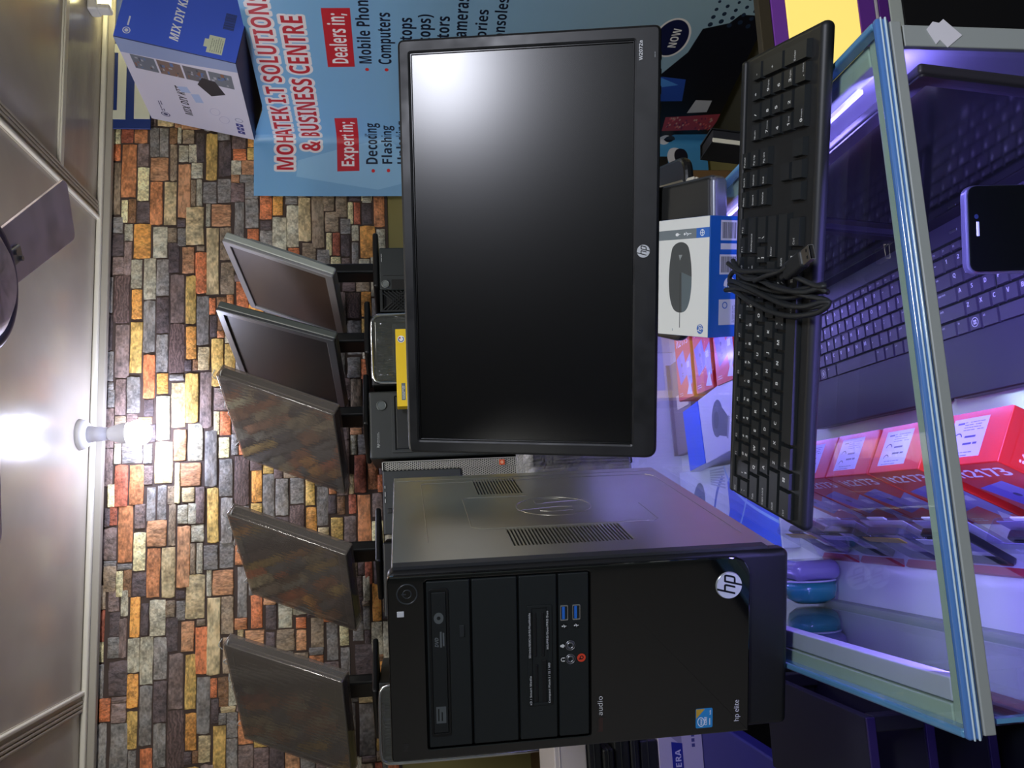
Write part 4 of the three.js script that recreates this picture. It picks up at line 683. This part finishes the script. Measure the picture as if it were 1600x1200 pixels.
{ const t = thing('wrapped_package', 'white package wrapped in crumpled clear film, seen in the gap between tower and large screen', 'package', [0.085, 1.0505, -1.27], 0.1);
  mesh('package_body', rb(0.11, 0.155, 0.1, 0.008, 0, 0.078, 0), M(0xc9c7cf, 0.6), t);
  const g = new RoundedBoxGeometry(0.124, 0.166, 0.114, 10, 0.012), p = g.attributes.position; for (let i = 0; i < p.count; i++) { const a = Math.sin(p.getX(i) * 310 + p.getY(i) * 170) * Math.sin(p.getZ(i) * 260 + p.getY(i) * 90); p.setXYZ(i, p.getX(i) * (1 + a * 0.02), p.getY(i), p.getZ(i) * (1 + a * 0.03)); } g.computeVertexNormals();
  mesh('plastic_wrap', g, M(0xeceef0, 0.12, { transmission: 0.7, thickness: 0, bumpMap: filmBump, bumpScale: 0.004 }), t, [0, 0.0835, 0]);
  mesh('tape', rb(0.02, 0.158, 0.102, 0.003, -0.014, 0.078, 0.0005), M(0x3a3c40, 0.4), t); }
{ const t = thing('side_stand', 'slim black stand holding the olive pouch beside the glass counter', 'stand', [0.42, 0, -0.91]);
  mesh('stand_top', rb(0.11, 0.012, 0.11, 0.003, 0, 0.902, 0), K.black, t); mesh('post', cyl(0.016, 0.016, 0.88, 20, 0, 0.456, 0), K.black, t); mesh('stand_base', rb(0.12, 0.016, 0.14, 0.004, 0, 0.008, 0), K.black, t); }
// ---------- glass display counter ----------
const CX0 = -0.157, CX1 = 0.342, CZ0 = -0.501, CZ1 = -1.72, CY = 1.05, SH = 0.8;
{ const t = thing('display_counter', 'glass display counter with violet strip lights inside and a pale frame', 'counter', [0, 0, 0]);
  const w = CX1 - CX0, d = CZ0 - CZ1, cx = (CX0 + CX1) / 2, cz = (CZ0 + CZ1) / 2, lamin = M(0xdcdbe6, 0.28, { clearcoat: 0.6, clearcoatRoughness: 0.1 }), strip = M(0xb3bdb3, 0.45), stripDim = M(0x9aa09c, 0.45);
  mesh('glass_top', bx(w - 0.006, 0.0095, d - 0.006, cx, CY - 0.005, cz), K.pane, t);
  mesh('glass_edge', rb(w, 0.0105, 0.006, 0.0022, cx, CY - 0.0052, CZ0 - 0.003), K.frontEdge, t); mesh('glass_edge', rb(0.006, 0.0105, d - 0.012, 0.0022, CX0 + 0.003, CY - 0.0052, cz), K.glassEdge, t); mesh('glass_edge', rb(0.006, 0.0105, d - 0.012, 0.0022, CX1 - 0.003, CY - 0.0052, cz), K.glassEdge, t);
  mesh('edge_bead', [rb(w, 0.0016, 0.0016, 0.0007, cx, CY - 0.0068, CZ0 + 0.0006), rb(w, 0.0012, 0.0012, 0.0005, cx, CY - 0.0034, CZ0 + 0.0004)], M(0xc9dfe8, 0.12, { clearcoat: 1 }), t);
  // frame strips under the glass
  const fr = (n, x0, x1, z0, z1, y, m) => mesh(n, rb(Math.abs(x1 - x0), 0.012, Math.abs(z1 - z0), 0.0015, (x0 + x1) / 2, y, (z0 + z1) / 2), m, t);
  fr('frame_strip', CX0 + 0.004, CX1 - 0.004, CZ0 - 0.006, CZ0 - 0.0272, CY - 0.0162, strip);
  fr('frame_strip', CX0 + 0.004, CX0 + 0.016, CZ0 - 0.029, CZ1 + 0.01, CY - 0.0165, strip); fr('frame_strip', CX1 - 0.022, CX1 - 0.004, CZ0 - 0.029, CZ1 + 0.01, CY - 0.0165, strip);
  fr('inner_strip', CX0 + 0.017, CX0 + 0.033, CZ0 - 0.029, CZ1 + 0.01, CY - 0.0175, M(0xc9c4dd, 0.4));
  mesh('end_channel', rb(w - 0.004, 0.0085, 0.006, 0.001, cx, CY - 0.0155, CZ0 - 0.0035), stripDim, t);
  mesh('end_glass', bx(w - 0.02, 0.225, 0.005, cx, SH + 0.115, CZ0 - 0.009), K.pane, t); mesh('side_glass', bx(0.005, 0.225, d - 0.03, CX0 + 0.006, SH + 0.115, cz), K.pane, t);
  mesh('glass_edge', bx(0.003, 0.222, 0.006, CX0 + 0.009, SH + 0.115, CZ0 - 0.008), K.glassEdge, t); mesh('glass_edge', bx(0.003, 0.222, 0.006, CX1 - 0.009, SH + 0.115, CZ0 - 0.008), K.glassEdge, t);
  mesh('frame_post', rb(0.017, 0.225, 0.005, 0.001, CX1 - 0.0115, SH + 0.115, CZ0 - 0.0055), stripDim, t);
  mesh('bottom_channel', rb(0.012, 0.016, d - 0.02, 0.002, CX0 + 0.008, SH + 0.006, cz), stripDim, t); mesh('bottom_channel', rb(w - 0.02, 0.016, 0.012, 0.002, cx, SH + 0.006, CZ0 - 0.009), stripDim, t);
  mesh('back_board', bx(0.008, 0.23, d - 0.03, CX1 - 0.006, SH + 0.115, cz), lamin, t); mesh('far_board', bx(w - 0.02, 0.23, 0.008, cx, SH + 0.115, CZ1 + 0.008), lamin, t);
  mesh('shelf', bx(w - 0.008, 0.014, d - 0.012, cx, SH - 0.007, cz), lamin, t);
  mesh('cabinet', bx(w - 0.02, SH - 0.075, d - 0.03, cx, 0.06 + (SH - 0.075) / 2, cz), M(0x141226, 0.4), t); mesh('plinth', bx(w - 0.06, 0.06, d - 0.08, cx, 0.03, cz), K.dark, t);
  const glow = new THREE.MeshStandardMaterial({ color: 0xffffff, emissive: 0x9a88ff, emissiveIntensity: 2.6 });
  mesh('strip_light', rb(0.004, 0.005, d - 0.12, 0.001, CX0 + 0.0225, CY - 0.0265, cz), glow, t); mesh('strip_light', rb(w - 0.05, 0.004, 0.004, 0.001, cx, CY - 0.0165, CZ0 - 0.0295), glow, t); mesh('strip_light', rb(w - 0.05, 0.003, 0.003, 0.001, cx, CY - 0.024, CZ0 - 0.0155), glow, t); mesh('strip_light', rb(0.004, 0.005, d - 0.12, 0.001, CX1 - 0.0245, CY - 0.0205, cz), glow, t);
  mesh('torn_sticker', (() => { const s = new THREE.Shape(); [[0, 0], [0.018, 0.004], [0.0175, 0.009], [0.021, 0.0125], [0.019, 0.021], [0.006, 0.0225], [0.007, 0.0175], [-0.001, 0.0165]].forEach((p, i) => i ? s.lineTo(...p) : s.moveTo(...p)); return ext(s, 0.0003); })(), M(0xdcdadf, 0.6), t, [0.3315, 0.981, CZ0 - 0.0028], [0, 0, 0.6]);
}
// ---------- inside the counter: two laptops ----------
{ const body = M(0x34323a, 0.42, { metalness: 0.2 }), deck = M(0x454150, 0.45, { metalness: 0.2 }), W = 0.282, D = 0.19;
  const L = [], U = 0.0186, row = (z, h, list) => { let x = -0.1385; for (const e of list) { const [s, w = 1] = Array.isArray(e) ? e : [e]; L.push([x + w * U / 2, z, w * U - 0.0022, h, s]); x += w * U; } };
  row(-0.1555, 0.0085, Array.from({ length: 17 }, (_, i) => [['Esc', 'F1', 'F2', 'F3', 'F4', 'F5', 'F6', 'F7', 'F8', 'F9', 'F10', 'F11', 'F12', 'ins', 'prt', 'del', 'end'][i], 14.9 / 17]));
  row(-0.141, 0.0155, ['~', '1', '2', '3', '4', '5', '6', '7', '8', '9', '0', '-', '=', ['backspace', 1.9]]); row(-0.1235, 0.0155, [['tab', 1.45], ...'QWERTYUIOP', '[', ']', ['\\', 1.45]]); row(-0.106, 0.0155, [['caps lock', 1.75], ...'ASDFGHJKL', ';', "'", ['enter', 2.15]]); row(-0.0885, 0.0155, [['shift', 2.25], ...'ZXCVBNM', ',', '.', '/', ['shift', 1.65], '\u2191']); row(-0.071, 0.0155, [['ctrl', 1.35], 'fn', 'WIN', ['alt', 1.3], ['', 5], 'alt', 'prt', 'ctrl', ['\u2190', 1.1], ['\u2193', 1.1], ['\u2192', 1.05]]);
  const tex = canvasTex(1410, 950, (g) => { g.scale(5, 5); rect(g, '#4b4653', 0, 0, 282, 190); for (const [x, z, w, h, s] of L) { const px = x * 1000 + 141 - w * 500, py = z * 1000 + 190 - h * 500; const c = '#e6e4ee'; if (s === 'WIN') { g.strokeStyle = c; g.lineWidth = 0.7; g.beginPath(); g.arc(px + w * 500, py + h * 500, 4.6, 0, 7); g.stroke(); for (const [a, b] of [[-2.2, -2.2], [0.2, -2.2], [-2.2, 0.2], [0.2, 0.2]]) rect(g, c, px + w * 500 + a, py + h * 500 + b, 2, 2); } else words(g, s, px + 2, py + (s.length > 1 ? 4.4 : 7.5), s.length > 1 ? 2.9 : 6.4, c, { bold: s.length < 2 }); } });
  const kMat = M(0xffffff, 0.42, { map: tex });
  const t = thing('open_laptop', 'open laptop inside the counter next to the end glass, a phone standing on it', 'laptop', [0.095, SH, -0.645], -Math.PI / 2);
  mesh('base', rb(W, 0.021, D, 0.004, 0, 0.0115, -D / 2), body, t);
  mesh('palm_rest', rb(W - 0.002, 0.0016, 0.062, 0.0006, 0, 0.0225, -0.032), deck, t); mesh('touch_pad', frameGeo(-0.036, -0.052, 0.036, -0.012, 0.001, -0.0375, -0.0535, 0.0375, -0.0105, 0.002, 0.0008, 0.0002).rotateX(Math.PI / 2), K.charcoal, t, [-0.015, 0.024, -0.062]);
  mesh('key_well', bx(W - 0.002, 0.0006, 0.1, 0, 0.0222, -0.114), K.dark, t); mesh('hinge_deck', rb(W, 0.0018, 0.026, 0.0006, 0, 0.0226, -0.1765), deck, t);
  for (const [x, z, w, h] of L) { const g = new THREE.BoxGeometry(w, 0.003, h), p = g.attributes.position, uv = g.attributes.uv; for (let i = 0; i < p.count; i++) { if (p.getY(i) > 0) { p.setX(i, p.getX(i) * (1 - 0.0012 / w)); p.setZ(i, p.getZ(i) * (1 - 0.0012 / h)); } uv.setXY(i, (x + p.getX(i) + W / 2) / W, -(z + p.getZ(i)) / D); } mesh('key', g, kMat, t, [x, 0.0238, z]); }
  const lid = mesh('lid', rb(W, 0.2, 0.009, 0.003, 0, 0.1, -0.0045), body, t, [0, 0.02, -D + 0.004], [-0.1, 0, 0]);
  mesh('screen', rb(W - 0.024, 0.166, 0.001, 0.0004, 0, 0.104, 0.0006), M(0x050608, 0.12, { clearcoat: 1, clearcoatRoughness: 0.08 }), lid); mesh('screen_bezel', frameGeo(-W / 2 + 0.012, 0.021, W / 2 - 0.012, 0.187, 0.001, -W / 2, 0.001, W / 2, 0.199, 0.004, 0.0022, 0.0005), M(0x1c1b22, 0.4), lid);
  mesh('power_light', rb(0.012, 0.001, 0.003, 0.0004), K.metal, t, [-0.1, 0.024, -0.172]);
  copyOf(t, 'open laptop further inside the counter, its keys partly hidden by the black keyboard', [0.095, SH, -0.947]);
}
{ const t = thing('smartphone', 'scratched black smartphone standing upright behind the end glass of the counter', 'smartphone', [0.197, SH + 0.0268, -0.538], -0.16); t.rotation.x = -0.06;
  mesh('phone_body', ext(rrShape(-0.034, 0, 0.034, 0.139, 0.009), 0.0085, 0.002).translate(0, 0, -0.0085), M(0x5a5b62, 0.3, { metalness: 0.7 }), t);
  mesh('phone_front', ext(rrShape(-0.033, 0.001, 0.033, 0.138, 0.008), 0.0012, 0.0004), K.gloss, t);
  mesh('ear_slot', rb(0.011, 0.0022, 0.0006, 0.0003, 0, 0.131, 0.0012), M(0xc9ccd6, 0.3), t); mesh('front_camera', new THREE.CircleGeometry(0.0018, 16), M(0x26304a, 0.1), t, [0.0095, 0.132, 0.00135]); }

// ---------- red phone boxes, clear packs, other cartons under the glass ----------
{ const w = 0.083, h = 0.13, d = 0.052, up = 1;
  const front = print(w, h, 8, (g, a, b) => { rect(g, '#df2a20', 0, 0, a, b); poly(g, '#8f86c8', [[4, 46], [46, 34], [60, 84], [18, 100]]); poly(g, '#6f63c4', [[4, 46], [24, 40], [38, 92], [18, 100]]); disc(g, '#3b3466', 32, 62, 4); scribble(g, '#3b3466', 30, 78, 20, 2, 5, 1.6); poly(g, '#9e98cc', [[52, 62], [a, 46], [a, 104], [62, 110]]); rect(g, '#dfe0f0', 60, 60, 14, 12); words(g, 'it2173', 8, 24, 21, '#f6eef0', { wide: a - 16 }); poly(g, '#e7e3f4', [[a - 34, b - 8], [a - 12, b - 34], [a - 4, b - 4]]); scribble(g, '#f0d9da', 8, b - 14, 26, 2, 4, 1.4); }, { roughness: 0.3, clearcoat: 0.6, clearcoatRoughness: 0.15 });
  const top = print(w, d, 9, (g, a, b) => { rect(g, '#e03024', 0, 0, a, b); rect(g, '#cfc8ec', 12, 6, 46, b - 13); rect(g, '#55507c', 18, 10, 9, 2); scribble(g, '#6c6796', 28, 10, 26, 4, 2.6, 0.8); g.strokeStyle = '#3f3a66'; g.lineWidth = 1.2; g.beginPath(); g.arc(23, 26, 5, 3.4, 6); g.moveTo(19, 37); g.arc(23, 37, 4, 3.4, 6); g.stroke(); scribble(g, '#4a4572', 32, 24, 22, 2, 7, 2); scribble(g, '#7a75a0', 18, 40, 30, 2, 3, 1); }, { roughness: 0.3, clearcoat: 0.3, clearcoatRoughness: 0.12 });
  // local frame: front face looks along +z, text reads along x; turned so that the front faces the counter's long side and leans back
  const t = thing('phone_box', 'red phone box next to the end glass, its whole white label in view', 'phone box', [0, 0, 0], 0, 'leaning red phone boxes');
  const lean = 0.46; t.rotation.set(-lean, -Math.PI / 2, 0, 'YXZ');
  mesh('box_body', rb(w, h, d, 0.0015, 0, h / 2, -d / 2), K.redCard, t); mesh('front_print', new THREE.PlaneGeometry(w - 0.001, h - 0.001), front, t, [0, h / 2, 0.0004]); mesh('label_print', new THREE.PlaneGeometry(w - 0.001, d - 0.001), top, t, [0, h + 0.0004, -d / 2], [-Math.PI / 2, 0, 0]);
  mesh('side_print', new THREE.PlaneGeometry(d - 0.004, 0.03), print(d - 0.004, 0.03, 8, (g, a, b) => { rect(g, '#d8261d', 0, 0, a, b); words(g, 'itel', 4, 17, 14, '#f2c9c6', { wide: 26 }); }), t, [w / 2 + 0.0004, h - 0.026, -d / 2], [0, Math.PI / 2, 0]);
  const bX = -0.036, bY = SH + Math.sin(lean) * 0.0 + d * Math.sin(lean) * 0;
  t.position.set(bX, bY + 0.0006, -0.652);
  const names = ['red phone box second from the end glass, beside the frame strip', 'red phone box third from the end glass, in the middle of the leaning row', 'red phone box fourth from the end glass, its label cut by the keyboard', 'red phone box fifth from the end glass, hidden below the black keyboard'];
  [-0.758, -0.846, -0.932, -1.018].forEach((z, i) => copyOf(t, names[i], [bX, bY + 0.0006, z]));
  // the same boxes lying flat further in
  const flat = [[0.335, SH, -1.30, 'flat red phone box under the glass, first of three from the keyboard'], [0.335, SH, -1.40, 'middle one of the three flat red phone boxes under the glass'], [0.335, SH, -1.5, 'flat red phone box under the glass, last of three beneath the large screen']];
  flat.forEach(([x, y, z, l]) => { const c = copyOf(t, l, [x - 0.135, y + d + 0.001, z]); c.rotation.set(-Math.PI / 2, -Math.PI / 2, 0, 'YXZ'); c.userData.group = 'flat red phone boxes'; });
}
{ // clear packs leaning in a row
  const clear = M(0xf0f0fa, 0.06, { transmission: 1, thickness: 0, ior: 1.45 }), w = 0.094, h = 0.083, d = 0.026, cards = [0xe6a9bb, 0xcfc8e8, 0xeee4f2, 0xc2bee2, 0x9a98ba], labels = ['clear pack with a pink card and yellow strip by the tower', 'clear pack with a lavender card, second in the row from the tower', 'clear pack with a nearly white card and yellow strip, middle of the row', 'clear pack with a black case, last before the pale frame strip', 'clear pack with a grey card standing at the end glass'];
  [-1.085, -0.985, -0.885, -0.782, -0.655].forEach((z, i) => { const t = thing('clear_pack', labels[i], 'clear pack', [-0.09, SH + 0.0006, z], 0, 'clear accessory packs in the counter'); t.rotation.set(-0.54, -Math.PI / 2, 0, 'YXZ');
    mesh('pack_shell', rb(w, h, d, 0.005, 0, h / 2, -d / 2, 3), clear, t); mesh('back_card', rb(w - 0.008, h - 0.006, 0.001, 0.0004, 0, h / 2, -d + 0.004), M(cards[i], 0.6), t);
    mesh('phone_case', frameGeo(-0.03, 0.014, 0.03, h - 0.014, 0.006, -0.035, 0.009, 0.035, h - 0.009, 0.009, 0.008, 0.001), M([0x4d4a60, 0x23222c, 0x5a5870, 0x15151c, 0x2a2938][i], 0.3), t, [0, 0, -0.017]);
    mesh('card_strip', rb(w - 0.02, 0.011, 0.001, 0.0004, 0, h - 0.016, -0.004), M([0xd9b23c, 0xb9b6d6, 0xd7b44a, 0xd9d6ee, 0x8f8cb0][i], 0.5), t); mesh('red_foot', rb(w - 0.002, 0.005, d - 0.002, 0.001, 0, 0.0026, -d / 2), M(0xd2304a, 0.5), t); mesh('hang_tab', rb(0.034, 0.006, 0.002, 0.001, 0, h + 0.002, -d + 0.004), M(0xf2f2fb, 0.2), t); }); }
{ const t = thing('earphone_case', 'teal and purple rounded earphone case lying on the white shelf beside the tower foot', 'earphone case', [-0.146, SH + 0.037, -1.11], 0); t.rotation.z = -Math.PI / 2;
  mesh('case_bowl', lathe([[0, 0], [0.022, 0.001], [0.032, 0.008], [0.035, 0.02], [0.0345, 0.03], [0, 0.03]]).scale(1.05, 1, 0.85), M(0x2c8f98, 0.18, { clearcoat: 1 }), t);
  mesh('case_lid', rb(0.07, 0.028, 0.06, 0.012, 0, 0.046, 0, 5), M(0x8d7fc0, 0.2, { clearcoat: 1 }), t); mesh('lid_rim', new THREE.TorusGeometry(0.0335, 0.0014, 8, 40).rotateX(Math.PI / 2).scale(1.05, 1, 0.88), M(0xcfc6ee, 0.2), t, [0, 0.0315, 0]); }
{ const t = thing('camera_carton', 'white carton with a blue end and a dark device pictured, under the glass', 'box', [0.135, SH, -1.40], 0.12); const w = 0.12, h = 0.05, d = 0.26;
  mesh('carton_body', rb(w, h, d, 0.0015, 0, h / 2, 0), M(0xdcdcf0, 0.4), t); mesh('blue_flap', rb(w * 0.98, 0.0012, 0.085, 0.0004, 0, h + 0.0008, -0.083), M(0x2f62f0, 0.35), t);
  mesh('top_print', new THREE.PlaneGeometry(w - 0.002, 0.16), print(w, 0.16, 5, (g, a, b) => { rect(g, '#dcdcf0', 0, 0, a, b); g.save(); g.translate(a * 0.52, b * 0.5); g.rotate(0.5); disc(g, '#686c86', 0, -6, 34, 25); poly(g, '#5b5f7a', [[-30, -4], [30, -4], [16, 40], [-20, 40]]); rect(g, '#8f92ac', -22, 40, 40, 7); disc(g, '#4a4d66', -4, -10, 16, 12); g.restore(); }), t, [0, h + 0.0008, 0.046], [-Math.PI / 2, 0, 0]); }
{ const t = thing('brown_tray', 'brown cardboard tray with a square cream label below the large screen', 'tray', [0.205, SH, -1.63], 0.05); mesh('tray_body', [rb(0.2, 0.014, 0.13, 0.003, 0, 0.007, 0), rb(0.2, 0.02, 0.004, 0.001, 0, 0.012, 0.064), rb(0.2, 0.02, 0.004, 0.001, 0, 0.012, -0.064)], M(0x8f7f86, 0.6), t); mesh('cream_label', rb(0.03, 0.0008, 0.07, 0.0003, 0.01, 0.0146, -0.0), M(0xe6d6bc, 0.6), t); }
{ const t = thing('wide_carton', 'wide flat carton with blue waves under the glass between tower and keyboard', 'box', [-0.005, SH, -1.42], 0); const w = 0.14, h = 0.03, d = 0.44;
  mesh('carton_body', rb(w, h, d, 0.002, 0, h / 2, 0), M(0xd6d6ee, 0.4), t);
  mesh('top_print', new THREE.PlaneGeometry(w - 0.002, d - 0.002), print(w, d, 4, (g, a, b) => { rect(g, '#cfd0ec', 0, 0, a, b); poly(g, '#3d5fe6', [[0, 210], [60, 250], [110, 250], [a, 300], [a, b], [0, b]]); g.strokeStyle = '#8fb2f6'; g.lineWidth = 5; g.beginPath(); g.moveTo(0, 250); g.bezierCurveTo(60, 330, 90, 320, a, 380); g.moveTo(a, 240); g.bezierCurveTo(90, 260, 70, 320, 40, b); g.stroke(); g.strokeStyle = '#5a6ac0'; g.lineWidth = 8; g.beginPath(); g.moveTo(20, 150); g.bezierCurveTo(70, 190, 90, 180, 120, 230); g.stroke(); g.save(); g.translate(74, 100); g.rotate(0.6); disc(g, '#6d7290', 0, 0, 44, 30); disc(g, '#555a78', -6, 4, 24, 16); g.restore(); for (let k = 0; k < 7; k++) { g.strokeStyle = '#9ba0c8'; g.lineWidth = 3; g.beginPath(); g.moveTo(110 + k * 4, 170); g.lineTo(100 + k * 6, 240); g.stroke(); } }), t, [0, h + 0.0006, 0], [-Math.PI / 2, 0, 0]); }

// ---------- low table and dark rack beyond the counter's long side ----------
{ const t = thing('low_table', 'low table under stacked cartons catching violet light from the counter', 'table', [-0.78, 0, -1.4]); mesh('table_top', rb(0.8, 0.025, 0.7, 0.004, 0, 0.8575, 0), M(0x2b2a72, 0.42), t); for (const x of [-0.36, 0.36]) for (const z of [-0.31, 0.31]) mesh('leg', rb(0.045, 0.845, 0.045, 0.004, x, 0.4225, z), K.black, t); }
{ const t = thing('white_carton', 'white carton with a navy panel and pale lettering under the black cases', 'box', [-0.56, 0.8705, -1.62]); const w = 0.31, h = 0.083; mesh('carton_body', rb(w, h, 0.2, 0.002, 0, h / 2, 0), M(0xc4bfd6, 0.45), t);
  mesh('front_print', new THREE.PlaneGeometry(w - 0.001, h - 0.001), print(w, h, 5, (g, a, b) => { rect(g, '#c4bfd6', 0, 0, a, b); poly(g, '#9b97b4', [[a - 12, 22], [a, 22], [a, 44], [a - 30, 44]]); poly(g, '#26309a', [[40, 24], [a - 22, 24], [a - 26, 45], [40, 45]]); words(g, 'CAMERA', a - 106, 41, 15, '#dcdcf2', { wide: 70 }); for (let k = 0; k < 3; k++) rect(g, '#4a4d8a', a - 16 - k * 9, b - 20, 6, 6); }), t, [0, h / 2, 0.1004]); }
{ const hs = [0.034, 0.018, 0.03, 0.022, 0.026], lab = ['black flat case lowest in the pile on the white carton', 'thin black case second in the pile, directly on the lowest case', 'black flat case in the middle of the pile on the white carton', 'thin black case under the topmost case of the pile', 'topmost black flat case of the pile, under the cream carton'];
  let y = 0.9545; hs.forEach((h, i) => { const t = thing('flat_case', lab[i], 'case', [-0.57 + rr(-0.008, 0.008), y, -1.62], rr(-0.03, 0.03), 'pile of black flat cases'); mesh('shell', rb(0.3, h - 0.001, 0.2, 0.004, 0, h / 2, 0), K.black, t); mesh('seam', rb(0.302, 0.0016, 0.202, 0.0006, 0, h * 0.55, 0), K.charcoal, t); y += h; });
  single('cream_carton', 'cream carton on top of the pile of black flat cases', 'box', [rb(0.28, 0.06, 0.18, 0.003, 0, 0.03, 0), rb(0.282, 0.002, 0.182, 0.0006, 0, 0.05, 0)], M(0xb9b2b0, 0.6), [-0.56, y + 0.0005, -1.62]); }
{ const t = thing('dark_rack', 'narrow dark rack beside the glass counter, violet light coloured into its shelf edges', 'rack', [-0.3085, 0, -1.03]);
  for (const y of [0.89, 0.82, 0.745, 0.66, 0.5]) mesh('shelf', rb(0.125, 0.011, 0.26, 0.002, 0, y, 0), M(0x040314, 0.9), t); for (const x of [-0.054, 0.054]) for (const z of [-0.12, 0.12]) mesh('post', rb(0.018, 0.885, 0.018, 0.002, x, 0.4425, z), K.dark, t); mesh('back_panel', bx(0.12, 0.88, 0.006, 0, 0.445, -0.127), K.dark, t); for (const y of [0.89, 0.82, 0.745]) mesh('light_tinted_edge', rb(0.125, 0.0105, 0.003, 0.001, 0, y, 0.1315), M(0x231642, 0.5), t); }  // violet light on the front edges is put into the band colour

renderer.render(scene, camera);
